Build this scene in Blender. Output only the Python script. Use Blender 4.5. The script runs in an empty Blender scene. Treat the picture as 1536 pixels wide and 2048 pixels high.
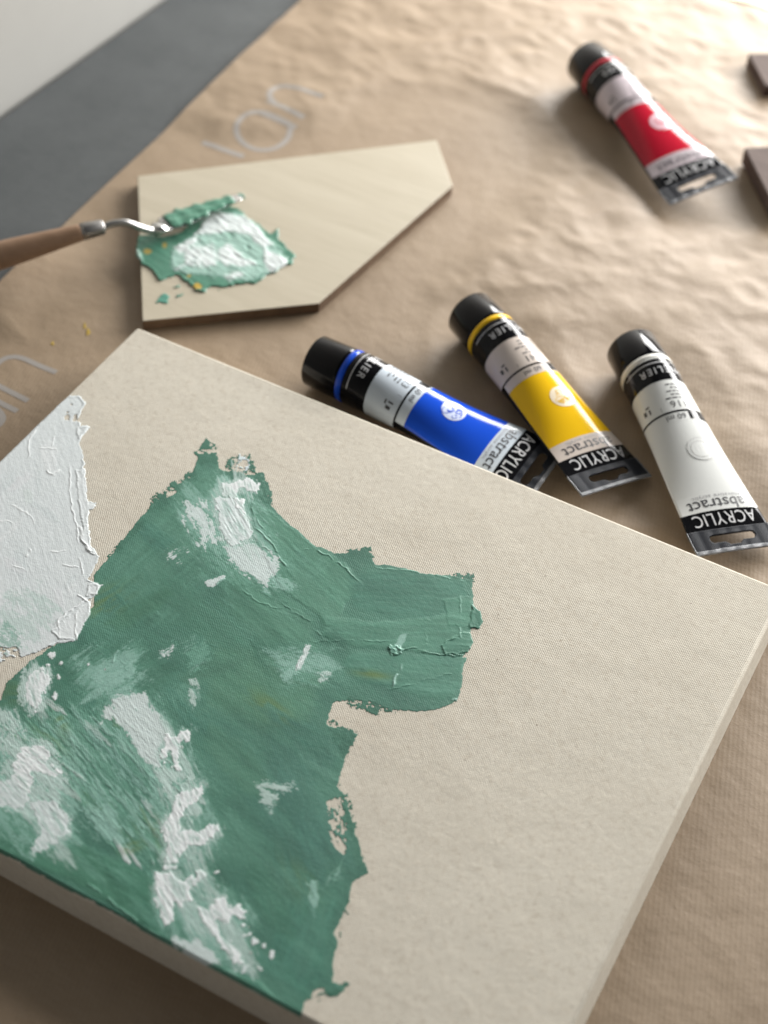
import bpy, bmesh, math, random
import numpy as np
from mathutils import Matrix, Vector

# ------------------------------------------------------------------ camera
S = 1.2                                   # scene scale: canvas 360 x 288 mm
IMW, IMH, FPX = 1536.0, 2048.0, 3120.0
RC = np.array([[0.87765271, 0.47773793, 0.038629],
               [0.37316074, -0.63050168, -0.68060171],
               [-0.3007936, 0.61174676, -0.73163455]])
CAM = np.array([0.33389725, -0.42169014, 0.45331892 + 0.018]) * S
scene = bpy.context.scene
cd = bpy.data.cameras.new('camera')
cam = bpy.data.objects.new('camera', cd)
scene.collection.objects.link(cam)
rot = RC.T @ np.diag([1.0, -1.0, -1.0])
mw = Matrix.Identity(4)
for i in range(3):
    for j in range(3):
        mw[i][j] = rot[i, j]
    mw[i][3] = CAM[i]
cam.matrix_world = mw
cd.sensor_fit = 'VERTICAL'
cd.sensor_height = 36.0
cd.sensor_width = 27.0
cd.lens = 36.0 * FPX / IMH
cd.clip_start, cd.clip_end = 0.02, 20.0
cd.dof.use_dof = True
cd.dof.focus_distance = 0.705
cd.dof.aperture_fstop = 5.9
scene.camera = cam
scene.render.resolution_x, scene.render.resolution_y = 768, 1024

# ------------------------------------------------------------------ world + window light
world = bpy.data.worlds.new('World')
scene.world = world
world.use_nodes = True
bg = world.node_tree.nodes['Background']
bg.inputs[0].default_value = (0.93, 0.97, 1.0, 1)
bg.inputs[1].default_value = 0.09

def area_light(name, loc, target, sx, sy, power, col):
    ld = bpy.data.lights.new(name, 'AREA')
    ld.shape = 'RECTANGLE'
    ld.size, ld.size_y, ld.energy, ld.color = sx, sy, power, col
    o = bpy.data.objects.new(name, ld)
    scene.collection.objects.link(o)
    o.location = loc
    o.rotation_euler = (Vector(target) - Vector(loc)).to_track_quat('-Z', 'Y').to_euler()
    return o
area_light('window_light', (0.52, 1.32, 0.47), (0.24, 0.02, 0.10), 1.7, 0.50, 76.0, (1.0, 0.985, 0.96))

area_light('fill_light', (-0.30, -1.25, 0.30), (0.16, -0.29, 0.01), 1.0, 0.40, 1.5, (1.0, 0.93, 0.85))  # added fill with no real source, brightens the canvas front side

vs = scene.view_settings
vs.view_transform = 'Standard'
vs.look = 'None'
vs.exposure, vs.gamma = 0.06, 1.0
vs.use_curve_mapping = False
scene.render.engine = 'CYCLES'

# ------------------------------------------------------------------ helpers
def P(px, py, z=0.0):
    """photo pixel -> point on the horizontal plane at height z"""
    d = RC.T @ np.array([(px - IMW / 2) / FPX, (py - IMH / 2) / FPX, 1.0])
    s = (z - CAM[2]) / d[2]
    return CAM + s * d

def project(X, Y, Z):
    x = X - CAM[0]; y = Y - CAM[1]; z = Z - CAM[2]
    a = RC[0, 0] * x + RC[0, 1] * y + RC[0, 2] * z
    b = RC[1, 0] * x + RC[1, 1] * y + RC[1, 2] * z
    c = RC[2, 0] * x + RC[2, 1] * y + RC[2, 2] * z
    return a / c * FPX + IMW / 2, b / c * FPX + IMH / 2

def _hash(ix, iy, seed):
    h = (ix.astype(np.int64) * 374761393 + iy.astype(np.int64) * 668265263 + seed * 1442695041) & 0xFFFFFFFF
    h = ((h ^ (h >> 13)) * 1274126177) & 0xFFFFFFFF
    h = (h ^ (h >> 16)) & 0xFFFF
    return h / 65535.0

def vnoise(x, y, seed):
    x0 = np.floor(x); y0 = np.floor(y)
    fx = x - x0; fy = y - y0
    fx = fx * fx * (3 - 2 * fx); fy = fy * fy * (3 - 2 * fy)
    a = _hash(x0, y0, seed); b = _hash(x0 + 1, y0, seed)
    c = _hash(x0, y0 + 1, seed); d = _hash(x0 + 1, y0 + 1, seed)
    return (a * (1 - fx) + b * fx) * (1 - fy) + (c * (1 - fx) + d * fx) * fy

def fbm(x, y, scale, seed, octs=3, ang=0.0, stretch=1.0):
    ca, sa = math.cos(math.radians(ang)), math.sin(math.radians(ang))
    p = (x * ca + y * sa) / (scale * stretch); q = (-x * sa + y * ca) / scale
    r = 0; amp = 0.5; tot = 0
    for i in range(octs):
        r = r + amp * vnoise(p * 2 ** i + 17.3 * i, q * 2 ** i - 9.1 * i, seed + i * 31)
        tot += amp; amp *= 0.5
    return r / tot

def smooth(a, b, x):
    t = np.clip((x - a) / (b - a), 0, 1)
    return t * t * (3 - 2 * t)

def sdf_poly(u, v, poly):
    """signed distance, positive inside"""
    n = len(poly)
    best = np.full(u.shape, 1e18); inside = np.zeros(u.shape, bool)
    for i in range(n):
        x1, y1 = poly[i]; x2, y2 = poly[(i + 1) % n]
        ex, ey = x2 - x1, y2 - y1
        L = ex * ex + ey * ey + 1e-12
        wx, wy = u - x1, v - y1
        t = np.clip((wx * ex + wy * ey) / L, 0, 1)
        best = np.minimum(best, (wx - t * ex) ** 2 + (wy - t * ey) ** 2)
        if y1 != y2:
            cond = (y1 > v) != (y2 > v)
            inside ^= cond & (u < (x2 - x1) * (v - y1) / (y2 - y1) + x1)
    d = np.sqrt(best)
    return np.where(inside, d, -d)

def dist_line(u, v, pts):
    best = np.full(u.shape, 1e18); tt = np.zeros(u.shape); acc = 0.0
    tot = sum(math.dist(pts[i], pts[i + 1]) for i in range(len(pts) - 1))
    for i in range(len(pts) - 1):
        x1, y1 = pts[i]; x2, y2 = pts[i + 1]
        ex, ey = x2 - x1, y2 - y1; L = ex * ex + ey * ey + 1e-12
        wx, wy = u - x1, v - y1
        t = np.clip((wx * ex + wy * ey) / L, 0, 1)
        d = (wx - t * ex) ** 2 + (wy - t * ey) ** 2
        sel = d < best
        best = np.where(sel, d, best)
        tt = np.where(sel, (acc + t * math.sqrt(L)) / tot, tt)
        acc += math.sqrt(L)
    return np.sqrt(best), tt

# ------------------------------------------------------------------ objects
COL = scene.collection
def link(o, parent=None):
    COL.objects.link(o)
    if parent is not None:
        o.parent = parent
    return o
def empty(name, loc=(0, 0, 0), rz=0.0):
    o = bpy.data.objects.new(name, None)
    o.empty_display_size = 0.02
    o.location = loc; o.rotation_euler = (0, 0, rz)
    return link(o)
def tag(o, label=None, cat=None, group=None, kind=None):
    if label: o['label'] = label
    if cat: o['category'] = cat
    if group: o['group'] = group
    if kind: o['kind'] = kind
    return o
def mesh_np(name, verts, faces, mat, parent=None, smooth_=True):
    """verts (n,3), faces (m,4) or (m,3) arrays"""
    verts = np.asarray(verts, np.float32); faces = np.asarray(faces, np.int32)
    me = bpy.data.meshes.new(name)
    k = faces.shape[1]
    me.vertices.add(len(verts)); me.vertices.foreach_set('co', verts.ravel())
    me.loops.add(faces.size); me.loops.foreach_set('vertex_index', faces.ravel())
    me.polygons.add(len(faces))
    me.polygons.foreach_set('loop_start', np.arange(0, faces.size, k, dtype=np.int32))
    me.polygons.foreach_set('loop_total', np.full(len(faces), k, np.int32))
    me.update(calc_edges=True)
    me.validate()
    if smooth_:
        me.polygons.foreach_set('use_smooth', np.ones(len(me.polygons), bool))
    if mat: me.materials.append(mat)
    o = bpy.data.objects.new(name, me)
    return link(o, parent)
def mesh_bm(name, bm, mat, parent=None, smooth_=False):
    me = bpy.data.meshes.new(name)
    bmesh.ops.recalc_face_normals(bm, faces=bm.faces)
    bm.to_mesh(me); bm.free()
    if smooth_:
        for p in me.polygons: p.use_smooth = True
    me.materials.append(mat)
    return link(bpy.data.objects.new(name, me), parent)
def grid_faces(nu, nv, closed_u=False):
    """vertex index = j*nu+i"""
    i = np.arange(nu if closed_u else nu - 1); j = np.arange(nv - 1)
    I, J = np.meshgrid(i, j)
    I2 = (I + 1) % nu
    return np.stack([J * nu + I, J * nu + I2, (J + 1) * nu + I2, (J + 1) * nu + I], -1).reshape(-1, 4)
def prism(name, pts, z0, z1, mat, parent=None, bevel=0.0, seg=2):
    bm = bmesh.new()
    vb = [bm.verts.new((p[0], p[1], z0)) for p in pts]
    f = bm.faces.new(vb)
    r = bmesh.ops.extrude_face_region(bm, geom=[f])
    bmesh.ops.translate(bm, vec=(0, 0, z1 - z0), verts=[g for g in r['geom'] if isinstance(g, bmesh.types.BMVert)])
    if bevel:
        bmesh.ops.bevel(bm, geom=list(bm.edges), offset=bevel, segments=seg, profile=0.5, affect='EDGES')
    return mesh_bm(name, bm, mat, parent, smooth_=False)
def lathe(name, prof, mat, parent=None, n=48, sq=0.0):
    """prof: (y, r) along local +y, axis through (0,0,0)"""
    V = []
    for y, r in prof:
        for k in range(n):
            a = 2 * math.pi * k / n
            V.append((r * math.cos(a), y, r * math.sin(a)))
    return mesh_np(name, V, grid_faces(n, len(prof), True), mat, parent)
def tube_path(name, pts, radii, mat, parent=None, n=16, flat=None):
    """round (or flattened) sweep along 3-D points"""
    pts = [Vector(p) for p in pts]; V = []
    for i, p in enumerate(pts):
        d = (pts[min(i + 1, len(pts) - 1)] - pts[max(i - 1, 0)]).normalized()
        side = d.cross(Vector((0, 0, 1))).normalized(); up = side.cross(d).normalized()
        r = radii[i]; ra, rb = (r if isinstance(r, tuple) else (r, r))
        for k in range(n):
            a = 2 * math.pi * k / n
            V.append(p + side * (ra * math.cos(a)) + up * (rb * math.sin(a)))
    c0 = len(V); V.append(pts[0]); V.append(pts[-1])
    F = grid_faces(n, len(pts), True).tolist()
    bm = bmesh.new(); bv = [bm.verts.new(v) for v in V]
    for f in F: bm.faces.new([bv[i] for i in f])
    b = (len(pts) - 1) * n
    for k in range(n):
        bm.faces.new([bv[c0], bv[k], bv[(k + 1) % n]])
        bm.faces.new([bv[c0 + 1], bv[b + (k + 1) % n], bv[b + k]])
    return mesh_bm(name, bm, mat, parent, True)
def catmull(pts, n=8):
    pts = [np.array(p, float) for p in pts]; q = [2 * pts[0] - pts[1]] + pts + [2 * pts[-1] - pts[-2]]
    out = []
    for i in range(1, len(q) - 2):
        for k in range(n):
            t = k / n
            out.append(0.5 * ((2 * q[i]) + (-q[i-1] + q[i+1]) * t + (2*q[i-1] - 5*q[i] + 4*q[i+1] - q[i+2]) * t*t + (-q[i-1] + 3*q[i] - 3*q[i+1] + q[i+2]) * t**3))
    out.append(pts[-1])
    return out

# ------------------------------------------------------------------ materials
class NT:
    def __init__(self, name):
        self.m = bpy.data.materials.new(name); self.m.use_nodes = True
        self.t = self.m.node_tree; self.b = self.t.nodes['Principled BSDF']
    def n(self, typ, **kw):
        nd = self.t.nodes.new(typ)
        for k, v in kw.items(): setattr(nd, k, v)
        return nd
    def l(self, a, b): self.t.links.new(a, b)
    def val(self, v, sock):
        if hasattr(v, 'is_output'): self.l(v, sock)
        else: sock.default_value = v
    def math(self, op, a, b=0.0, c=None):
        nd = self.n('ShaderNodeMath', operation=op)
        self.val(a, nd.inputs[0]); self.val(b, nd.inputs[1])
        if c is not None: self.val(c, nd.inputs[2])
        return nd.outputs[0]
    def coord(self, rotz=0.0, scale=(1, 1, 1)):
        tc = self.n('ShaderNodeTexCoord'); mp = self.n('ShaderNodeMapping')
        mp.inputs['Rotation'].default_value = (0, 0, rotz); mp.inputs['Scale'].default_value = scale
        self.l(tc.outputs['Object'], mp.inputs[0]); return mp.outputs[0]
    def noise(self, co, scale, detail=4, rough=0.55, dist=0.0):
        nd = self.n('ShaderNodeTexNoise')
        nd.inputs['Scale'].default_value = scale; nd.inputs['Detail'].default_value = detail
        nd.inputs['Roughness'].default_value = rough; nd.inputs['Distortion'].default_value = dist
        self.l(co, nd.inputs['Vector']); return nd.outputs['Fac']
    def ramp(self, fac, stops):
        nd = self.n('ShaderNodeValToRGB'); e = nd.color_ramp.elements
        while len(e) < len(stops): e.new(0.5)
        for s, (p, c) in zip(e, stops):
            s.position = p; s.color = tuple(c) + (1,) if len(c) == 3 else c
        self.l(fac, nd.inputs[0]); return nd.outputs[0]
    def mix(self, fac, a, b, mode='MIX'):
        nd = self.n('ShaderNodeMix', data_type='RGBA', blend_type=mode)
        self.val(fac, nd.inputs[0])
        self.val(a if hasattr(a, 'is_output') else tuple(a) + (1,), nd.inputs[6])
        self.val(b if hasattr(b, 'is_output') else tuple(b) + (1,), nd.inputs[7])
        return nd.outputs[2]
    def bump(self, h, dist, strength=1.0, normal=None):
        nd = self.n('ShaderNodeBump'); nd.inputs['Distance'].default_value = dist
        self.val(strength, nd.inputs['Strength']); self.l(h, nd.inputs['Height'])
        if normal is not None: self.l(normal, nd.inputs['Normal'])
        return nd.outputs[0]
    def weave(self, pitch, rotz=0.0):
        co = self.coord(rotz)
        wob = self.n('ShaderNodeTexNoise'); wob.inputs['Scale'].default_value = 260; wob.inputs['Detail'].default_value = 2
        self.l(co, wob.inputs['Vector'])
        sep = self.n('ShaderNodeSeparateXYZ'); self.l(co, sep.inputs[0])
        ws = self.n('ShaderNodeSeparateColor'); self.l(wob.outputs['Color'], ws.inputs[0])
        k = math.pi / pitch
        ax = self.math('MULTIPLY_ADD', sep.outputs[0], k, self.math('MULTIPLY', ws.outputs[0], 5.0))
        ay = self.math('MULTIPLY_ADD', sep.outputs[1], k, self.math('MULTIPLY', ws.outputs[1], 5.0))
        s = self.math('SINE', ax); t = self.math('SINE', ay)
        w = self.math('MULTIPLY_ADD', self.math('MULTIPLY', s, t), 0.5, 0.5)
        nz = self.noise(co, 900, 3, 0.6)
        return self.math('MULTIPLY_ADD', nz, 0.7, w), co

def plain(name, col, rough=0.5, spec=0.5, metal=0.0, bump=None, var=0.0, coat=0.0, vscale=60):
    g = NT(name); co = g.coord()
    if var:
        n1 = g.noise(co, vscale, 4)
        g.l(g.mix(n1, tuple(c * (1 - var) for c in col), tuple(min(1, c * (1 + var)) for c in col)), g.b.inputs['Base Color'])
    else:
        g.b.inputs['Base Color'].default_value = tuple(col) + (1,)
    rn = g.noise(co, 180, 3)
    g.l(g.math('MULTIPLY_ADD', rn, 0.08, rough - 0.04), g.b.inputs['Roughness'])
    g.b.inputs['Specular IOR Level'].default_value = spec
    g.b.inputs['Metallic'].default_value = metal
    g.b.inputs['Coat Weight'].default_value = coat
    if bump:
        g.l(g.bump(g.noise(co, bump[0], 4), bump[1]), g.b.inputs['Normal'])
    return g.m

def mat_table():
    g = NT('grey_laminate'); co = g.coord()
    n1 = g.noise(co, 22, 7, 0.7); n2 = g.noise(co, 220, 4, 0.7)
    c = g.ramp(n1, [(0.3, (0.052, 0.059, 0.061)), (0.7, (0.092, 0.100, 0.102))])
    c = g.mix(g.math('MULTIPLY', n2, 0.5), c, (0.11, 0.116, 0.12))
    g.l(c, g.b.inputs['Base Color']); g.b.inputs['Roughness'].default_value = 0.62
    g.b.inputs['Specular IOR Level'].default_value = 0.35
    g.l(g.bump(n2, 0.0002), g.b.inputs['Normal'])
    return g.m
def mat_kraft(ribang):
    g = NT('kraft_paper'); co = g.coord()
    n1 = g.noise(co, 14, 6, 0.6); n2 = g.noise(co, 420, 4, 0.7)
    c = g.ramp(n1, [(0.28, (0.262, 0.190, 0.122)), (0.72, (0.328, 0.246, 0.165))])
    fib = g.noise(g.coord(ribang, (1, 14, 1)), 160, 4, 0.65)
    c = g.mix(g.ramp(fib, [(0.45, (0, 0, 0)), (0.75, (0.5, 0.5, 0.5))]), c, (0.37, 0.29, 0.21))
    rib = g.n('ShaderNodeTexWave', wave_type='BANDS', bands_direction='Y', wave_profile='SIN')
    rib.inputs['Scale'].default_value = 150; rib.inputs['Distortion'].default_value = 0.6
    rib.inputs['Detail'].default_value = 1; rib.inputs['Detail Scale'].default_value = 0.6
    g.l(g.coord(ribang), rib.inputs['Vector'])
    c = g.mix(g.math('MULTIPLY', rib.outputs['Fac'], 0.09), c, (0.19, 0.13, 0.08))
    g.l(c, g.b.inputs['Base Color'])
    g.l(g.math('MULTIPLY_ADD', n1, 0.12, 0.52), g.b.inputs['Roughness'])
    g.b.inputs['Specular IOR Level'].default_value = 0.42
    b = g.bump(rib.outputs['Fac'], 0.000028)
    b = g.bump(n2, 0.00012, 1.0, b)
    b = g.bump(g.noise(co, 60, 4, 0.5), 0.0007, 1.0, b)
    g.l(b, g.b.inputs['Normal'])
    return g.m
def mat_canvas():
    g = NT('raw_cotton_canvas'); w, co = g.weave(0.00062)
    n1 = g.noise(co, 18, 5, 0.6); sl = g.noise(co, 330, 4, 0.7)
    c = g.ramp(n1, [(0.3, (0.585, 0.54, 0.455)), (0.7, (0.645, 0.602, 0.515))])
    c = g.mix(g.ramp(sl, [(0.25, (0.55, 0.55, 0.55)), (0.5, (0, 0, 0))]), c, (0.45, 0.385, 0.30))
    c = g.mix(g.ramp(w, [(0.15, (0.5, 0.5, 0.5)), (0.65, (0, 0, 0))]), c, (0.42, 0.36, 0.285))
    vo = g.n('ShaderNodeTexVoronoi'); vo.inputs['Scale'].default_value = 95; vo.inputs['Randomness'].default_value = 1.0
    g.l(co, vo.inputs['Vector'])
    pick = g.n('ShaderNodeSeparateColor'); g.l(vo.outputs['Color'], pick.inputs[0])
    spot = g.math('MULTIPLY', g.math('LESS_THAN', vo.outputs['Distance'], 0.045), g.math('GREATER_THAN', pick.outputs[0], 0.72))
    c = g.mix(g.math('MULTIPLY', spot, 0.6), c, (0.17, 0.12, 0.08))
    g.l(c, g.b.inputs['Base Color']); g.b.inputs['Roughness'].default_value = 0.85
    g.b.inputs['Specular IOR Level'].default_value = 0.2
    b = g.bump(g.noise(co, 1500, 3, 0.7), 0.00008, 1.0, g.bump(w, 0.000085)); b = g.bump(g.noise(co, 60, 3), 0.0004, 1.0, b)
    g.l(b, g.b.inputs['Normal'])
    return g.m
def mat_paint(name, rough=0.38, weave=True):
    g = NT(name)
    at = g.n('ShaderNodeAttribute', attribute_name='pigment')
    th = g.n('ShaderNodeAttribute', attribute_name='thin')
    w, co = g.weave(0.00062)
    fine = g.noise(co, 520, 4, 0.65)
    c = g.mix(g.math('MULTIPLY', fine, 0.30), at.outputs['Color'], g.mix(0.5, at.outputs['Color'], (0.02, 0.06, 0.045)))
    g.l(c, g.b.inputs['Base Color'])
    g.l(g.math('MULTIPLY_ADD', fine, 0.2, rough), g.b.inputs['Roughness'])
    g.b.inputs['Specular IOR Level'].default_value = 0.45
    b = g.bump(fine, 0.00012)
    if weave: b = g.bump(w, 0.00006, th.outputs['Fac'], b)
    g.l(b, g.b.inputs['Normal'])
    return g.m
def mat_wood(name, c0, c1, ang, rough=0.55, sc=60, stretch=9):
    g = NT(name); co = g.coord(ang, (1, stretch, stretch))
    n1 = g.noise(co, sc, 6, 0.6, 0.6); n2 = g.noise(co, sc * 0.25, 3, 0.5, 0.8)
    f = g.math('MULTIPLY_ADD', n1, 0.5, g.math('MULTIPLY', n2, 0.5))
    g.l(g.ramp(f, [(0.32, c0), (0.68, c1)]), g.b.inputs['Base Color'])
    g.b.inputs['Roughness'].default_value = rough
    g.b.inputs['Specular IOR Level'].default_value = 0.35
    g.l(g.bump(n1, 0.00012), g.b.inputs['Normal'])
    return g.m

# ------------------------------------------------------------------ the setting
te0, te1 = P(0, 235), P(330, 0)                       # far edge of the table
td = (te1 - te0)[:2] / np.linalg.norm((te1 - te0)[:2]); tn = np.array([td[1], -td[0]])   # tn points onto the table
def tpt(a, b, o=te0): return (o[0] + td[0] * a + tn[0] * b, o[1] + td[1] * a + tn[1] * b)
table = prism('table', [tpt(-1.1, 0), tpt(-1.1, 1.5), tpt(1.1, 1.5), tpt(1.1, 0)], -0.03, 0.0, mat_table(), None, 0.002)
tag(table, 'dark grey matte table top under the brown paper', 'table', kind='structure')
wall = prism('wall', [tpt(-1.2, -0.03), tpt(-1.2, -0.004), tpt(1.2, -0.004), tpt(1.2, -0.03)], -0.2, 1.1,
             plain('white_wall_paint', (0.36, 0.355, 0.335), 0.6, 0.3, bump=(300, 0.0001), var=0.03), None, 0.001)
tag(wall, 'plain off white wall behind the grey table edge', 'wall', kind='structure')

# ------------------------------------------------------------------ kraft paper
pe0, pe1 = P(0, 575), P(610, 0)
pd = (pe1 - pe0)[:2] / np.linalg.norm((pe1 - pe0)[:2]); pn = np.array([pd[1], -pd[0]])
ra, rb = P(1290, 2048), P(1325, 1700)
rib_dir = math.atan2(rb[1] - ra[1], rb[0] - ra[0])
Z0 = 0.0012                                             # height at which things rest on the paper
CW, CH, CT = 0.30 * S, 0.24 * S, 0.018 * S              # canvas
flat_segs = []                                          # places pressed flat by things: (x1,y1,x2,y2,radius)
def seg(a, b, r): flat_segs.append((a[0], a[1], b[0], b[1], r))
for q in ((0.05, -0.05), (0.31, -0.05), (0.31, -0.24), (0.05, -0.24)):
    seg(q, q, 0.06)
seg((0.0, -0.004), (CW, -0.004), 0.02); seg((CW - 0.004, 0), (CW - 0.004, -CH), 0.012)
seg((0.0, -0.15), (CW, -0.15), 0.14)
TUBES = {'yellow': (P(942, 588, 0.029), P(1236, 974, 0.008)), 'white': (P(1269, 659, 0.029), P(1478, 1106, 0.006)),
         'red': (P(1177, 89, 0.029), P(1408, 390, 0.010)), 'blue': (P(629, 682, 0.029), P(1097, 956, 0.007))}
for a, b in TUBES.values(): seg(a, b, 0.018)
BOARD = [P(*q, 0.0012 + 0.0065) for q in ((275, 352), (873, 280), (905, 372), (638, 607), (285, 642))]
for i in range(5): seg(BOARD[i], BOARD[(i + 1) % 5], 0.03)
seg(BOARD[0], BOARD[3], 0.06); seg(BOARD[1], BOARD[4], 0.06)
def paper_h(x, y):
    n1 = fbm(x, y, 0.17, 5, 2) - 0.5
    r = np.abs(fbm(x, y, 0.062, 11, 3) - 0.5) * 2
    r2 = np.abs(fbm(x, y, 0.030, 23, 2, 35, 1.8) - 0.5) * 2
    r3 = np.abs(fbm(x, y, 0.013, 41, 2, -20, 1.5) - 0.5) * 2
    far = smooth(0.0, 0.25, y) * 0.75 + 0.35
    h = 0.0030 + 0.0040 * n1 + far * (0.0020 * (0.35 - r) + 0.0012 * (0.35 - r2) + 0.0009 * (0.35 - r3))
    # broad soft folds beside the canvas
    q = (x * 0.35 + y * 0.94)
    h = h + 0.0016 * np.sin(q * 95 + 3 * n1) * smooth(CW - 0.02, CW + 0.06, x) * (1 - smooth(-0.02, 0.08, y))
    d = np.full(np.shape(x), 1e9)
    for x1, y1, x2, y2, rr in flat_segs:
        ex, ey = x2 - x1, y2 - y1; L = ex * ex + ey * ey + 1e-12
        t = np.clip(((x - x1) * ex + (y - y1) * ey) / L, 0, 1)
        d = np.minimum(d, np.hypot(x - x1 - t * ex, y - y1 - t * ey) - rr)
    k = smooth(-0.004, 0.03, d)
    h = np.maximum(h, 0.0007)
    return h * k + (1 - k) * np.minimum(h, 0.0010)
step = 0.0024
a = np.arange(-0.62, 1.05, step); b = np.arange(0.0, 0.98, step)
A, B = np.meshgrid(a, b)
wob = (0.0022 * (fbm(A, A * 0, 0.09, 77, 2) - 0.5)) * np.exp(-B / 0.02)
X = pe0[0] + pd[0] * A + pn[0] * (B + wob); Y = pe0[1] + pd[1] * A + pn[1] * (B + wob)
paper = mesh_np('kraft_paper', np.stack([X, Y, paper_h(X, Y)], -1).reshape(-1, 3), grid_faces(len(a), len(b)), mat_kraft(-rib_dir))
tag(paper, 'crinkled brown kraft paper sheet spread over the grey table', 'paper')

def ribbon(name, pts, width, mat, parent, lift=0.00012, n=6):
    """a printed stroke draped on the paper; pts are points on the table plane"""
    c = catmull([np.array(p[:2]) for p in pts], n) if len(pts) > 2 else [np.array(pts[0][:2]) * (1 - t) + np.array(pts[1][:2]) * t for t in np.linspace(0, 1, 14)]
    c = np.array(c); t = np.gradient(c, axis=0); t /= np.linalg.norm(t, axis=1)[:, None] + 1e-12
    nn = np.stack([-t[:, 1], t[:, 0]], -1); V = []
    for s in np.linspace(-0.5, 0.5, 5):
        q = c + nn * s * width
        V.append(np.stack([q[:, 0], q[:, 1], paper_h(q[:, 0], q[:, 1]) + lift], -1))
    return mesh_np(name, np.concatenate(V), grid_faces(len(c), 5), mat, parent)
ink = plain('pale_grey_print', (0.315, 0.29, 0.268), 0.48, 0.45, var=0.06)
def c1(x, y): return P(x / 2, y / 2)
def c2(x, y): return P(x / 5.12, 640 + y / 5.12)
for pts, w in (([(810, 575), (975, 632)], 0.0042),
               ([(1165, 512), (1150, 562), (1095, 600), (1020, 602), (960, 566), (948, 520), (985, 480), (1045, 470), (1110, 490), (1165, 512)], 0.0038),
               ([(1035, 470), (1185, 522)], 0.004),
               ([(1070, 425), (1215, 488)], 0.004),
               ([(1100, 440), (1078, 400), (1105, 370), (1165, 368), (1292, 408)], 0.0038)):
    ribbon('printed_letter', [c1(*q) for q in pts], w, ink, paper)
for pts, w in (([(-150, 560), (-60, 490), (50, 412), (150, 392), (250, 412), (400, 480), (580, 552)], 0.0034),
               ([(-200, 590), (0, 695), (290, 842)], 0.0034),
               ([(-150, 780), (20, 870), (180, 950)], 0.0034),
               ([(-180, 860), (-40, 920), (20, 985), (28, 1040), (-20, 1095), (-120, 1110), (-240, 1040)], 0.0034)):
    ribbon('printed_letter', [c2(*q) for q in pts], w, ink, paper)

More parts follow.
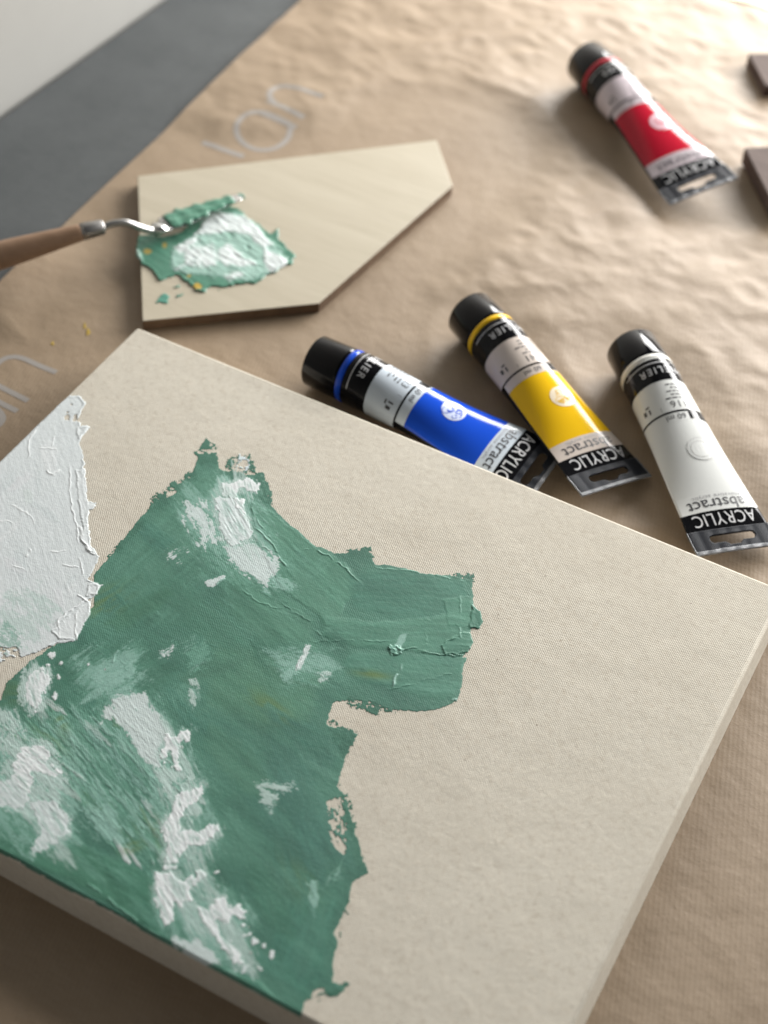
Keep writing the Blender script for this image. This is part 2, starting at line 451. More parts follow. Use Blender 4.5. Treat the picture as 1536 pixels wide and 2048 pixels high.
# ------------------------------------------------------------------ raster painter: heights + pigment on a flat thing
class Painter:
    def __init__(self, x0, x1, y0, y1, res, zbase):
        self.x = np.arange(x0, x1 + res * 0.5, res); self.y = np.arange(y0, y1 + res * 0.5, res)
        self.X, self.Y = np.meshgrid(self.x, self.y)
        self.shape = self.X.shape
        U, V = project(self.X, self.Y, zbase)
        self.U, self.V = U.ravel(), V.ravel()
        n = self.U.size
        self.h = np.zeros(n); self.c = np.zeros((n, 3)); self.m = np.zeros(n); self.th = np.zeros(n)
        self.lab = np.zeros(n, int); self.seed = 100
    def sub(self, pts, pad):
        p = np.array(pts)
        return np.nonzero((self.U > p[:, 0].min() - pad) & (self.U < p[:, 0].max() + pad) & (self.V > p[:, 1].min() - pad) & (self.V < p[:, 1].max() + pad))[0]
    def stroke(self, poly, col, th, ang=0, edge=5, esc=16, ridge=0.0, streak=0.5, alpha=1.0, dry=0.0, feather=14, extend=True, label=None, thin=None, colvar=0.12, soft=1.6, keep=0.5, grain=3.0, stretch=7, lump=0.0, lsc=14):
        self.seed += 7; sd = self.seed
        ix = self.sub(poly, 14 + edge)
        if ix.size == 0: return
        u, v = self.U[ix], self.V[ix]
        d = sdf_poly(u, v, poly)
        d = d + edge * 2 * (fbm(u, v, esc, sd, 3) - 0.5) + edge * 0.7 * (fbm(u, v, esc * 0.25, sd + 3, 2) - 0.5)
        sn = fbm(u, v, grain, sd + 9, 3, ang, stretch)
        a = smooth(0, soft, d)
        if dry > 0:
            gr = 0.55 * fbm(u, v, 3.2, sd + 15, 2, ang, 2.0) + 0.45 * fbm(u, v, 13, sd + 19, 3, ang, 2.2)
            lim = dry * (1 - 0.55 * smooth(0, feather, d))
            a = a * smooth(lim - 0.05, lim + 0.07, gr)
        a = a * alpha
        if not extend: a = a * (self.m[ix] > 0.3)
        hs = th * (1 + streak * (sn - 0.5) * 2)
        if lump: hs = hs + lump * (fbm(u, v, lsc, sd + 40, 3) - 0.35)
        if ridge:
            rn = fbm(u, v, 26, sd + 25, 2)
            hs = hs + ridge * np.exp(-((d - 3.2) / 2.3) ** 2) * smooth(0.35, 0.6, rn) * 1.2
        self.h[ix] = self.h[ix] * (1 - a) + a * (self.h[ix] * keep + hs)
        cc = np.array(col)[None, :] * (1 + colvar * (sn[:, None] - 0.5) * 2)
        big = fbm(u, v, 40, sd + 33, 2)[:, None]
        cc = cc * (1 + 0.5 * colvar * (big - 0.5) * 2)
        self.c[ix] = self.c[ix] * (1 - a[:, None]) + a[:, None] * cc
        new = (self.m[ix] < 0.3) & (a > 0.25)
        self.c[ix[new]] = cc[new]
        self.m[ix] = np.maximum(self.m[ix], a)
        if thin is not None: self.th[ix] = self.th[ix] * (1 - a) + a * thin
        if label is not None:
            self.lab[ix[a > 0.5]] = label
    def scumble(self, poly, col, dens, ang, feather, th, alpha=1.0, extend=False, label=None, thin=None, grain=(13, 5, 2.2), stretch=2.0, soft=0.10, keep=0.8, colvar=0.07, lump=0.0, edge=0.0):
        """broken, dry-knife paint: coverage thins out fractally towards the rim"""
        self.seed += 7; sd = self.seed
        ix = self.sub(poly, feather * 0.6 + 6)
        if ix.size == 0: return
        u, v = self.U[ix], self.V[ix]
        d = sdf_poly(u, v, poly)
        if edge: d = d + edge * 2 * (fbm(u, v, 8, sd + 50, 2) - 0.5)
        D = smooth(-feather * 0.35, feather, d) * dens
        n = 0.38 * fbm(u, v, grain[0], sd, 2, ang, stretch) + 0.30 * fbm(u, v, grain[1], sd + 3, 2, ang, stretch) + 0.32 * fbm(u, v, grain[2], sd + 5, 2, ang, max(1.0, stretch * 0.6))
        n = (n - 0.5) * 2.0 + 0.5
        a = smooth(-soft, soft, D - n) * smooth(0.02, 0.12, D) * alpha
        if not extend: a = a * (self.m[ix] > 0.3)
        sn = fbm(u, v, 3.0, sd + 9, 2, ang, 6)
        hs = th * (1 + 0.7 * (sn - 0.5) * 2)
        if lump: hs = hs + lump * (fbm(u, v, 11, sd + 40, 3) - 0.35)
        self.h[ix] = self.h[ix] * (1 - a) + a * np.maximum(self.h[ix] * keep + hs, 0)
        cc = np.array(col)[None, :] * (1 + colvar * (sn[:, None] - 0.5) * 2)
        self.c[ix] = self.c[ix] * (1 - a[:, None]) + a[:, None] * cc
        if extend:
            new = (self.m[ix] < 0.3) & (a > 0.25); self.c[ix[new]] = cc[new]
            self.m[ix] = np.maximum(self.m[ix], a)
        if thin is not None: self.th[ix] = self.th[ix] * (1 - a) + a * thin
        if label is not None: self.lab[ix[a > 0.5]] = label
    def erase(self, poly, dry=0.5, edge=4, ang=0, feather=10):
        self.seed += 7; sd = self.seed
        ix = self.sub(poly, 10); u, v = self.U[ix], self.V[ix]
        d = sdf_poly(u, v, poly) + edge * 2 * (fbm(u, v, 9, sd, 3) - 0.5)
        gr = 0.5 * fbm(u, v, 3.0, sd + 1, 2, ang, 2.5) + 0.5 * fbm(u, v, 9, sd + 2, 3, ang, 2.5)
        lim = dry + 0.5 * (1 - smooth(0, feather, d))
        self.m[ix[(d > 0) & (gr > lim)]] = 0
    def line(self, pts, width, height, col=None, label=None, breakup=0.44):
        self.seed += 7; sd = self.seed
        pts = [tuple(p) for p in catmull(pts, 6)]
        ix = self.sub(pts, width * 3 + 4); u, v = self.U[ix], self.V[ix]
        wu = u + 9 * (fbm(u, v, 14, sd, 3) - 0.5); wv = v + 9 * (fbm(u, v, 14, sd + 5, 3) - 0.5)
        d, t = dist_line(wu, wv, pts)
        wn_ = width * (0.45 + 0.7 * fbm(u, v, 9, sd + 12, 2))
        prof = np.exp(-(d / wn_) ** 2) * smooth(0, 0.12, t) * smooth(0, 0.12, 1 - t)
        prof = prof * smooth(breakup - 0.15, breakup + 0.15, fbm(u, v, 14, sd + 8, 2))
        self.h[ix] += 1.5 * height * prof
        if col is not None:
            a = np.clip(prof * 1.4, 0, 1)[:, None]
            self.c[ix] = self.c[ix] * (1 - a) + a * np.array(col)[None, :]
    def tint(self, cx, cy, rx, ry, ang, col, alpha):
        self.seed += 7
        r = max(rx, ry) * 1.6
        ix = self.sub([(cx - r, cy - r), (cx + r, cy + r)], 2); u, v = self.U[ix], self.V[ix]
        ca, sa = math.cos(math.radians(ang)), math.sin(math.radians(ang))
        p = ((u - cx) * ca + (v - cy) * sa) / rx; q = (-(u - cx) * sa + (v - cy) * ca) / ry
        a = np.exp(-(p * p + q * q)) * smooth(0.3, 0.6, fbm(u, v, 9, self.seed, 3, ang, 4))
        a = (a * alpha)[:, None]
        self.c[ix] = self.c[ix] * (1 - a) + a * np.array(col)[None, :]
    def build(self, names, zfun, mats, parent, lift=0.00008, hscale=1.0):
        ny, nx = self.shape
        ok = (self.m > 0.3).reshape(ny, nx)
        f_ok = ok[:-1, :-1] & ok[1:, :-1] & ok[:-1, 1:] & ok[1:, 1:]
        Z = zfun(self.X, self.Y).ravel() + lift + np.maximum(self.h, 0) * hscale
        ed = np.zeros((ny, nx), bool)                     # rim touches the cloth
        ed[1:-1, 1:-1] = ok[1:-1, 1:-1] & ~(ok[:-2, 1:-1] & ok[2:, 1:-1] & ok[1:-1, :-2] & ok[1:-1, 2:])
        Z = np.where(ed.ravel(), zfun(self.X, self.Y).ravel() + lift * 0.6, Z)
        pos = np.stack([self.X.ravel(), self.Y.ravel(), Z], -1)
        jj, ii = np.nonzero(f_ok)
        base = jj * nx + ii
        F = np.stack([base, base + 1, base + nx + 1, base + nx], -1)
        fl = self.lab[base]; out = []
        for lb in np.unique(fl):
            Fl = F[fl == lb]
            if len(Fl) < 12: continue
            used, inv = np.unique(Fl, return_inverse=True)
            o = mesh_np(names[lb], pos[used], inv.reshape(-1, 4), mats, parent)
            at = o.data.attributes.new('pigment', 'FLOAT_COLOR', 'POINT')
            cc = np.ones((len(used), 4), np.float32); cc[:, :3] = np.clip(self.c[used], 0.005, 0.9)
            at.data.foreach_set('color', cc.ravel())
            at = o.data.attributes.new('thin', 'FLOAT', 'POINT')
            at.data.foreach_set('value', self.th[used].astype(np.float32))
            out.append(o)
        return out

# ------------------------------------------------------------------ the stretched canvas
ZC = Z0 + CT - 0.0024 + 0.0                               # top of the canvas
ZC = CT
canvas = empty('stretched_canvas', (CW / 2, -CH / 2, 0.0009))
tag(canvas, 'raw beige stretched canvas with a thick green and white abstract painting', 'canvas')
def cpart(o):                                             # parts were modelled in world space
    o.parent = canvas
    o.matrix_parent_inverse = Matrix.Translation((-CW / 2, CH / 2, -0.0009))
    return o
BR = 0.0017
bm = bmesh.new()
bmesh.ops.create_cube(bm, size=1.0)
for v in bm.verts:
    v.co = Vector((CW / 2 + v.co.x * CW, -CH / 2 + v.co.y * CH, 0.0009 + (v.co.z + 0.5) * (ZC - 0.0009)))
for v in bm.verts:                                        # the cloth is pulled slightly outward over the bars
    if v.co.z < 0.01 and v.co.x > CW / 2: v.co.x += 0.0020
bmesh.ops.bevel(bm, geom=[e for e in bm.edges if max(v.co.z for v in e.verts) > 0.01], offset=BR, segments=5, profile=0.5, affect='EDGES')
cloth = cpart(mesh_bm('canvas_cloth', bm, mat_canvas(), None, True))
cloth.data.polygons.foreach_set('use_smooth', np.array([p.area < 0.0008 for p in cloth.data.polygons], bool))
def canvas_z(x, y):
    e = np.minimum(np.minimum(x, CW - x), np.minimum(-y, y + CH))
    e = np.clip(e, 0, BR)
    return ZC - (BR - np.sqrt(np.maximum(BR * BR - (BR - e) ** 2, 0)))

G = (0.070, 0.205, 0.146); GD = (0.050, 0.165, 0.113); GL = (0.135, 0.32, 0.24); GLL = (0.27, 0.47, 0.40)
WH = (0.80, 0.835, 0.84); WP = (0.66, 0.73, 0.725); WM = (0.50, 0.63, 0.59); YG = (0.13, 0.21, 0.05)
GREEN_EXT = ((975, 1250), (740, 1750), (712, 1970), (604, 2040))
pt = Painter(0.0002, max(P(q[0], q[1], ZC)[0] for q in GREEN_EXT) + 0.003, -CH + 0.0001, -0.0002, 0.00029, ZC)
green = [(392, 925), (402, 893), (418, 884), (430, 905), (440, 935), (478, 950), (512, 948), (530, 960), (538, 1000), (562, 1032), (595, 1058), (628, 1088), (668, 1106),
         (712, 1102), (742, 1106), (752, 1126), (800, 1133), (852, 1146), (905, 1151), (946, 1160), (949, 1205), (950, 1250), (938, 1262), (942, 1300), (929, 1312), (925, 1370), (917, 1404), (880, 1419), (825, 1425),
         (770, 1418), (735, 1404), (700, 1398), (668, 1408), (653, 1448), (690, 1460), (716, 1468), (701, 1500), (684, 1545), (676, 1572), (692, 1592), (706, 1645), (721, 1695),
         (737, 1746), (706, 1765), (702, 1800), (685, 1832), (670, 1868), (678, 1880), (668, 1925), (668, 1962), (698, 1972), (678, 1986), (645, 1992), (612, 2005), (600, 2040),
         (548, 2018), (486, 1990), (431, 1964), (409, 1942), (365, 1914), (318, 1886), (274, 1854), (237, 1833), (175, 1799), (110, 1768), (40, 1727), (0, 1705), (-540, 1420), (-540, 1400), (-300, 1270), (-100, 1372), (0, 1400), (10, 1368), (60, 1320), (110, 1290), (186, 1210), (186, 1148), (232, 1096), (272, 1046), (304, 1006), (350, 985), (384, 948)]
pt.stroke(green, G, 0.00016, 35, edge=3.2, esc=14, streak=0.5, thin=0.75, colvar=0.10, label=0, soft=2.5)
# ragged dry touches round the rim
for poly, dn in (([(385, 905), (410, 872), (436, 884), (440, 930), (400, 935)], .85), ([(440, 945), (452, 915), (500, 900), (516, 930), (524, 955), (460, 962)], .62),
                 ([(505, 938), (530, 943), (548, 985), (548, 1022), (515, 1000)], .95), ([(285, 1035), (300, 985), (360, 950), (398, 925), (398, 962), (335, 1025)], .62),
                 ([(205, 1120), (236, 1080), (285, 1030), (302, 1040), (240, 1110)], .7), ([(685, 1098), (745, 1088), (754, 1118), (700, 1114)], .85),
                 ([(890, 1138), (950, 1146), (954, 1172), (900, 1165)], .7), ([(690, 1385), (760, 1400), (810, 1430), (740, 1432), (685, 1412)], .75),
                 ([(650, 1985), (690, 1958), (708, 1966), (692, 1992), (620, 2012)], .7), ([(645, 1425), (720, 1462), (712, 1492), (692, 1542), (680, 1530)], .6),
                 ([(670, 1550), (705, 1590), (742, 1750), (715, 1740), (690, 1650)], .55), ([(695, 1770), (712, 1765), (700, 1830), (680, 1890), (672, 1880)], .55)):
    pt.scumble(poly, GD, dn, 20, 10, 0.00015, extend=True, label=0, thin=0.7, grain=(9, 4, 1.7), stretch=1.3, soft=0.05)
# knife planes of green: (polygon, colour, thickness, direction, ridge, softness)
planes = [
    ([(500, 1000), (545, 1020), (640, 1095), (695, 1130), (730, 1170), (660, 1255), (560, 1180), (505, 1075)], (0.088, 0.245, 0.168), 0.0007, 42, 0.0003, 8),
    ([(690, 1140), (800, 1133), (935, 1158), (945, 1190), (905, 1235), (790, 1245), (700, 1215)], (0.064, 0.205, 0.145), 0.0004, 4, 0.0001, 14),
    ([(640, 1230), (760, 1240), (900, 1225), (948, 1238), (944, 1300), (880, 1312), (700, 1296), (640, 1275)], (0.084, 0.242, 0.168), 0.0007, 2, 0.0002, 10),
    ([(880, 1195), (945, 1190), (950, 1255), (895, 1255)], (0.078, 0.232, 0.160), 0.0006, 8, 0.0002, 6),
    ([(700, 1300), (830, 1300), (940, 1312), (925, 1372), (910, 1402), (840, 1398), (720, 1370), (680, 1330)], (0.084, 0.242, 0.172), 0.0006, 6, 0.0002, 14),
    ([(945, 1210), (963, 1222), (968, 1245), (958, 1256), (938, 1256)], (0.056, 0.19, 0.13), 0.0014, 70, 0.0006, 2),
    ([(925, 1262), (942, 1268), (946, 1290), (938, 1308), (890, 1312), (880, 1290)], (0.08, 0.235, 0.162), 0.0013, 5, 0.0005, 3),
    ([(330, 1000), (400, 945), (440, 930), (450, 990), (430, 1060), (340, 1110), (270, 1080)], (0.085, 0.235, 0.165), 0.0004, -35, 0.0, 22),
    ([(230, 1110), (300, 1040), (420, 1080), (440, 1170), (380, 1260), (260, 1260), (200, 1200)], (0.074, 0.212, 0.148), 0.0003, -40, 0.0, 30),
    ([(440, 1130), (520, 1130), (640, 1230), (630, 1290), (520, 1300), (430, 1210)], (0.072, 0.21, 0.142), 0.0004, 38, 0.0, 24),
    ([(400, 1260), (560, 1290), (660, 1330), (640, 1440), (520, 1480), (400, 1420)], (0.084, 0.228, 0.150), 0.00014, 30, 0.0, 40),
    ([(-20, 1600), (120, 1640), (260, 1760), (330, 1880), (300, 1866), (120, 1755), (-20, 1705)], (0.064, 0.205, 0.132), 0.0007, 30, 0.0002, 12),
    ([(180, 1690), (320, 1750), (330, 1880), (420, 1955), (350, 1900), (240, 1815)], (0.062, 0.205, 0.134), 0.0007, 32, 0.0002, 14),
    ([(440, 1930), (520, 1960), (600, 2035), (540, 2015), (420, 1955)], (0.085, 0.245, 0.168), 0.0008, 32, 0.0004, 8),
    ([(560, 1790), (690, 1790), (670, 1880), (660, 1960), (600, 2010), (530, 1900)], (0.072, 0.225, 0.160), 0.0003, 110, 0.0, 26),
    ([(100, 1300), (260, 1270), (380, 1320), (330, 1400), (190, 1400), (90, 1380)], (0.060, 0.188, 0.128), 0.0003, -20, 0.0, 30),
    ([(540, 1480), (690, 1480), (670, 1570), (700, 1650), (720, 1740), (560, 1740), (470, 1600)], (0.066, 0.195, 0.145), 0.0001, 60, 0.0, 40),
]
for poly, col, th, ang, rg, sf in planes:
    pt.stroke(poly, col, th, ang, edge=6, esc=24, ridge=rg, streak=0.28, alpha=0.85, thin=0.15 if th > 0.0002 else 0.8, colvar=0.16, extend=rg > 0, label=0, soft=sf, keep=0.6, grain=6, stretch=12)
for poly, col, th, ang, rg, sf in planes:
    for kcol, kd in (((col[0] * 1.35, col[1] * 1.22, col[2] * 1.28), .46), ((col[0] * .74, col[1] * .78, col[2] * .78), .44)):
        pt.scumble(poly, kcol, kd, ang, 24, 0.00002, alpha=.5, stretch=12, soft=0.26, grain=(13, 6, 2.5), keep=1.0)
rnd = random.Random(4)
def blade_poly(cx, cy, an, L, w):
    ca, sa = math.cos(math.radians(an)), math.sin(math.radians(an))
    return [(cx + ca * p * L - sa * q * w, cy + sa * p * L + ca * q * w) for p, q in ((-1, -.6), (-.2, -1), (.8, -.7), (1, .2), (.4, 1), (-.7, .8))]
# soft smears of lighter and darker green
for k in range(70):
    cx, cy = rnd.uniform(60, 690), rnd.uniform(1000, 1950)
    an = rnd.choice((35, 45, 60, -35, 30)) + rnd.uniform(-12, 12)
    pt.scumble(blade_poly(cx, cy, an, rnd.uniform(30, 90), rnd.uniform(10, 30)), rnd.choice((GL, GD, (0.10, 0.26, 0.19), (0.07, 0.215, 0.16), (0.09, 0.25, 0.18))), rnd.uniform(.5, .85), an, 24, 0.00025, alpha=rnd.uniform(.4, .8), stretch=9, soft=0.2, grain=(12, 4, 1.8))
# broad knife sweeps with a crisp leading edge
for cx, cy, an, L, w, col in ((330, 1130, -42, 120, 34, (0.088, 0.235, 0.168)), (400, 1230, 38, 130, 40, (0.066, 0.195, 0.135)), (280, 1220, -30, 90, 30, (0.062, 0.188, 0.120)), (560, 1240, 40, 110, 30, (0.092, 0.245, 0.17)),
                              (520, 1380, 30, 130, 40, (0.088, 0.235, 0.158)), (600, 1460, 25, 90, 34, (0.062, 0.19, 0.140)), (480, 1530, 45, 120, 44, (0.080, 0.22, 0.150)), (600, 1620, 55, 110, 34, (0.062, 0.185, 0.142)),
                              (480, 1700, 40, 110, 40, (0.084, 0.23, 0.165)), (620, 1700, 70, 90, 30, (0.074, 0.215, 0.165)), (540, 1800, 60, 110, 40, (0.062, 0.19, 0.130)), (620, 1880, 105, 90, 34, (0.086, 0.24, 0.175)),
                              (560, 1950, 35, 80, 24, (0.070, 0.215, 0.155)), (430, 1340, -20, 90, 28, (0.074, 0.205, 0.14)), (380, 1640, 60, 60, 26, (0.070, 0.21, 0.145)), (640, 1200, 42, 90, 26, (0.095, 0.25, 0.175)), (820, 1340, 4, 90, 22, (0.092, 0.255, 0.182)), (780, 1180, 4, 90, 20, (0.060, 0.195, 0.14))):
    pt.stroke(blade_poly(cx, cy, an, L, w), col, 0.0002, an, edge=9, esc=30, streak=0.2, alpha=.8, soft=18, colvar=0.16, extend=False, keep=.8, grain=7, stretch=14)
# half-mixed pale streaks dragged through the lower left
mixzone = [(-120, 1420), (60, 1400), (180, 1400), (250, 1380), (330, 1440), (400, 1560), (400, 1700), (330, 1745), (230, 1700), (140, 1640), (-60, 1600), (-200, 1500)]
pt.scumble(mixzone, GL, .62, 52, 60, 0.0004, alpha=.8, grain=(9, 3.5, 1.8), stretch=9, soft=0.2)
pt.scumble(mixzone, GLL, .50, 50, 70, 0.0004, alpha=.75, grain=(11, 4, 1.8), stretch=8, soft=0.14)
pt.scumble([(-60, 1460), (60, 1470), (180, 1560), (300, 1640), (330, 1740), (200, 1660), (60, 1620), (-80, 1560)], (0.10, 0.235, 0.12), .46, 48, 50, 0.0003, alpha=.6, grain=(10, 4, 2), stretch=8, soft=0.2)
pt.scumble([(300, 1300), (440, 1000), (500, 1100), (560, 1180), (470, 1220), (380, 1180), (300, 1220)], GL, .45, 50, 50, 0.0002, alpha=.7, stretch=3, soft=0.16)
pt.scumble([(150, 1330), (280, 1290), (300, 1360), (260, 1420), (160, 1420)], GLL, .46, -40, 40, 0.0003, alpha=.7, stretch=3)
for k in range(46):
    cx, cy = rnd.uniform(-60, 340), rnd.uniform(1410, 1740)
    if cx > 250 and cy < 1480: continue
    if cy > 1640 and cx < 180: continue
    an = rnd.gauss(50, 10)
    pt.scumble(blade_poly(cx, cy, an, rnd.uniform(25, 60), rnd.uniform(4, 11)), rnd.choice((GLL, GL, WM, (0.16, 0.30, 0.17), (0.09, 0.25, 0.17), GD, WP)), rnd.uniform(.6, .95), an, 9, 0.0004, alpha=rnd.uniform(.5, .9), grain=(8, 3, 1.6), stretch=9)
for cx, cy, rx, ry, an, al in ((745, 1350, 34, 8, 8, 0.8), (540, 1412, 44, 20, 35, 0.6), (215, 1203, 45, 26, -30, 0.55), (265, 1695, 22, 10, -20, 0.8), (320, 1670, 12, 40, -15, 0.6), (100, 1480, 40, 20, 45, 0.5), (120, 1440, 10, 28, -30, 0.5), (345, 1500, 10, 18, 20, 0.6), (600, 1760, 60, 30, 60, 0.2), (30, 1385, 40, 25, 0, 0.4)):
    pt.tint(cx, cy, rx, ry, an, YG, al)
for cx, cy, rx, ry, an, al in ((640, 1500, 60, 90, 20, 0.25), (560, 1640, 90, 60, 40, 0.2), (300, 1160, 90, 50, -40, 0.2), (820, 1180, 80, 18, 5, 0.3), (700, 1110, 40, 14, 10, 0.5), (175, 1640, 20, 8, 30, 0.7), (150, 1320, 40, 20, -40, 0.5)):
    pt.tint(cx, cy, rx, ry, an, GD, al)

gi = np.nonzero(pt.m > 0.3)[0]; gu, gv = pt.U[gi], pt.V[gi]
drift = 0.55 * fbm(gu, gv, 46, 501, 3, 40, 2.2) + 0.45 * fbm(gu, gv, 17, 511, 3, 38, 4.5)
drift = np.clip((drift - 0.5) * 3.0, -1, 1)[:, None]
pt.c[gi] = pt.c[gi] * np.where(drift > 0, 1 + drift * np.array([[0.26, 0.15, 0.18]]), 1 + drift * np.array([[0.30, 0.25, 0.23]]))
LB = {0: 'green_paint', 1: 'white_paint_patch'}
# the white patch along the far edge of the cloth
white_patch = [(140, 788), (164, 792), (172, 806), (160, 832), (162, 852), (178, 850), (172, 868), (160, 886), (170, 915), (168, 960), (172, 1000), (194, 1006), (180, 1022), (178, 1050), (174, 1082), (199, 1112), (188, 1142), (178, 1158),
               (205, 1170), (190, 1192), (178, 1200), (182, 1222), (160, 1262), (150, 1284), (112, 1290), (70, 1308), (20, 1322), (-20, 1330), (-140, 1300), (-330, 1240), (-340, 1150), (-60, 960)]
PW = (0.70, 0.745, 0.755)
pt.stroke(white_patch, PW, 0.00055, 70, edge=3.5, esc=9, ridge=0.0006, streak=0.35, thin=0.30, colvar=0.03, label=1, soft=2.0, keep=0.4, grain=4, stretch=4)
for k in range(16):
    cx, cy = rnd.uniform(-30, 150), rnd.uniform(900, 1280)
    if cy - 930 < (0 - cx): continue
    an = rnd.choice((70, 80, 30, -50)) + rnd.uniform(-10, 10)
    pt.scumble(blade_poly(cx, cy, an, rnd.uniform(20, 60), rnd.uniform(10, 26)), rnd.choice(((0.78, 0.81, 0.82), (0.63, 0.69, 0.70), (0.72, 0.74, 0.76), (0.67, 0.74, 0.725))), rnd.uniform(.6, .9), an, 16, 0.0003, alpha=.6, stretch=4, soft=0.2, label=1)
pt.scumble([(-40, 1190), (80, 1160), (140, 1220), (90, 1300), (-20, 1325)], (0.46, 0.60, 0.555), .62, 40, 45, 0.0001, alpha=.6, stretch=2.5, soft=0.2)
pt.scumble([(-30, 1240), (40, 1230), (80, 1285), (20, 1322), (-40, 1325)], (0.22, 0.42, 0.34), .58, 40, 30, 0.0001, alpha=.7, stretch=2)
pt.erase([(115, 800), (175, 790), (175, 852), (122, 850)], 0.58)
pt.erase([(-5, 1290), (40, 1285), (50, 1325), (-5, 1345)], 0.54)
for pl in ([(152, 852), (178, 850), (184, 856), (165, 872), (155, 888)], [(172, 1008), (196, 1010), (188, 1020), (176, 1024)], [(150, 940), (172, 935), (180, 1020), (168, 1070), (156, 1010)],
           [(165, 1050), (180, 1048), (184, 1090), (200, 1112), (172, 1104), (163, 1080)], [(100, 1262), (150, 1220), (186, 1195), (180, 1230), (150, 1284), (118, 1280)], [(175, 1165), (205, 1170), (195, 1190), (170, 1196)]):
    pt.stroke(pl, (0.76, 0.80, 0.81), 0.0009, 70, edge=3, esc=7, ridge=0.0005, streak=0.3, colvar=0.03, label=1, thin=0.0, keep=0.3, soft=3, alpha=.9)
for ln, w, hh in (([(72, 858), (60, 880), (56, 920)], 1.6, .0005), ([(110, 870), (105, 900)], 1.5, .0004), ([(78, 896), (118, 897)], 1.4, .0004), ([(94, 942), (104, 950), (122, 940)], 2.2, .0007),
                  ([(142, 930), (138, 980), (148, 1030), (160, 1095)], 1.6, .0006), ([(160, 1050), (168, 1090), (196, 1112)], 1.8, .0008), ([(28, 1134), (50, 1142)], 1.5, .0004), ([(125, 1132), (158, 1138)], 1.6, .0005),
                  ([(160, 1115), (168, 1150)], 1.6, .0006), ([(175, 1198), (140, 1222), (108, 1250)], 1.8, .0008), ([(152, 1220), (152, 1260), (154, 1284)], 1.6, .0005), ([(100, 1105), (135, 1102)], 1.4, .0004),
                  ([(62, 1100), (50, 1115)], 2.2, .0005), ([(0, 1042), (30, 1046)], 1.5, .0003), ([(20, 1010), (60, 1030), (70, 1050)], 1.5, .0003), ([(116, 1240), (120, 1280)], 1.5, .0004), ([(155, 1190), (178, 1204)], 1.6, .0006), ([(10, 870), (30, 900)], 1.5, .0003)):
    pt.line(ln, w, hh, (0.82, 0.85, 0.86), breakup=0.25)

# white daubs and scumbles
halos = [([(440, 1090), (500, 1080), (556, 1112), (570, 1130), (535, 1185), (495, 1155), (455, 1125)], WP, .80, 40, 18), ([(360, 995), (425, 985), (450, 1080), (455, 1110), (390, 1100), (360, 1045)], WP, .58, 60, 26),
         ([(225, 1380), (295, 1382), (325, 1430), (352, 1462), (338, 1502), (314, 1548), (276, 1514), (246, 1456), (222, 1446), (196, 1456), (198, 1428)], WP, .86, 58, 20),
         ([(325, 1100), (370, 1080), (390, 1100), (365, 1135), (330, 1125)], WP, .5, -30, 16), ([(400, 1162), (450, 1146), (456, 1160), (425, 1180)], WP, .7, -25, 8),
         ([(315, 1300), (345, 1284), (362, 1296), (342, 1320), (312, 1322)], WP, .62, -30, 10), ([(610, 1286), (624, 1290), (602, 1342), (586, 1344)], WP, .8, 110, 7),
         ([(545, 1335), (600, 1300), (616, 1345), (565, 1380)], GLL, .55, 20, 18), ([(630, 1342), (668, 1338), (668, 1362), (638, 1370)], WM, .62, 0, 10),
         ([(500, 1558), (588, 1560), (596, 1580), (562, 1604), (545, 1640), (515, 1605)], WM, .52, 20, 18), ([(608, 1762), (634, 1760), (642, 1800), (630, 1836), (612, 1800)], GLL, .6, 80, 10),
         ([(372, 1356), (400, 1348), (406, 1390), (384, 1434), (370, 1400)], WM, .50, 60, 10), ([(170, 1335), (265, 1310), (300, 1350), (240, 1410), (185, 1395)], GLL, .56, -30, 26),
         ([(425, 930), (475, 962), (455, 1005), (415, 995)], GLL, .62, 80, 16), ([(320, 1490), (410, 1555), (365, 1630), (290, 1560)], WM, .52, 50, 26), ([(340, 1780), (400, 1810), (460, 1890), (430, 1905), (355, 1860)], GLL, .8, 60, 18),
         ([(330, 1690), (440, 1680), (410, 1735), (340, 1745)], GLL, .46, 0, 24), ([(140, 1590), (235, 1610), (270, 1700), (190, 1690)], GLL, .55, 50, 26),
         ([(-40, 1390), (45, 1410), (70, 1480), (20, 1530), (-60, 1490)], WM, .55, 60, 30), ([(530, 1125), (610, 1160), (600, 1200), (525, 1185)], GLL, .46, 35, 24),
         ([(430, 1955), (525, 1985), (505, 2000), (435, 1980)], WM, .65, 25, 9), ([(635, 1785), (692, 1695), (685, 1765)], GL, .6, -50, 14), ([(798, 1268), (817, 1266), (802, 1302), (783, 1302)], GLL, .8, -60, 6),
         ([(10, 1480), (110, 1470), (150, 1550), (130, 1620), (30, 1640), (-30, 1600)], WM, .62, 45, 30), ([(40, 1330), (110, 1330), (100, 1420), (60, 1440), (30, 1400)], WM, .6, 75, 14), ([(330, 1868), (385, 1868), (430, 1898), (450, 1935), (395, 1940), (345, 1900)], WP, .72, 40, 16),
         ([(390, 1560), (430, 1600), (390, 1650), (350, 1640)], WM, .55, 60, 18), ([(330, 1280), (420, 1260), (450, 1330), (380, 1360)], GL, .45, -30, 30)]
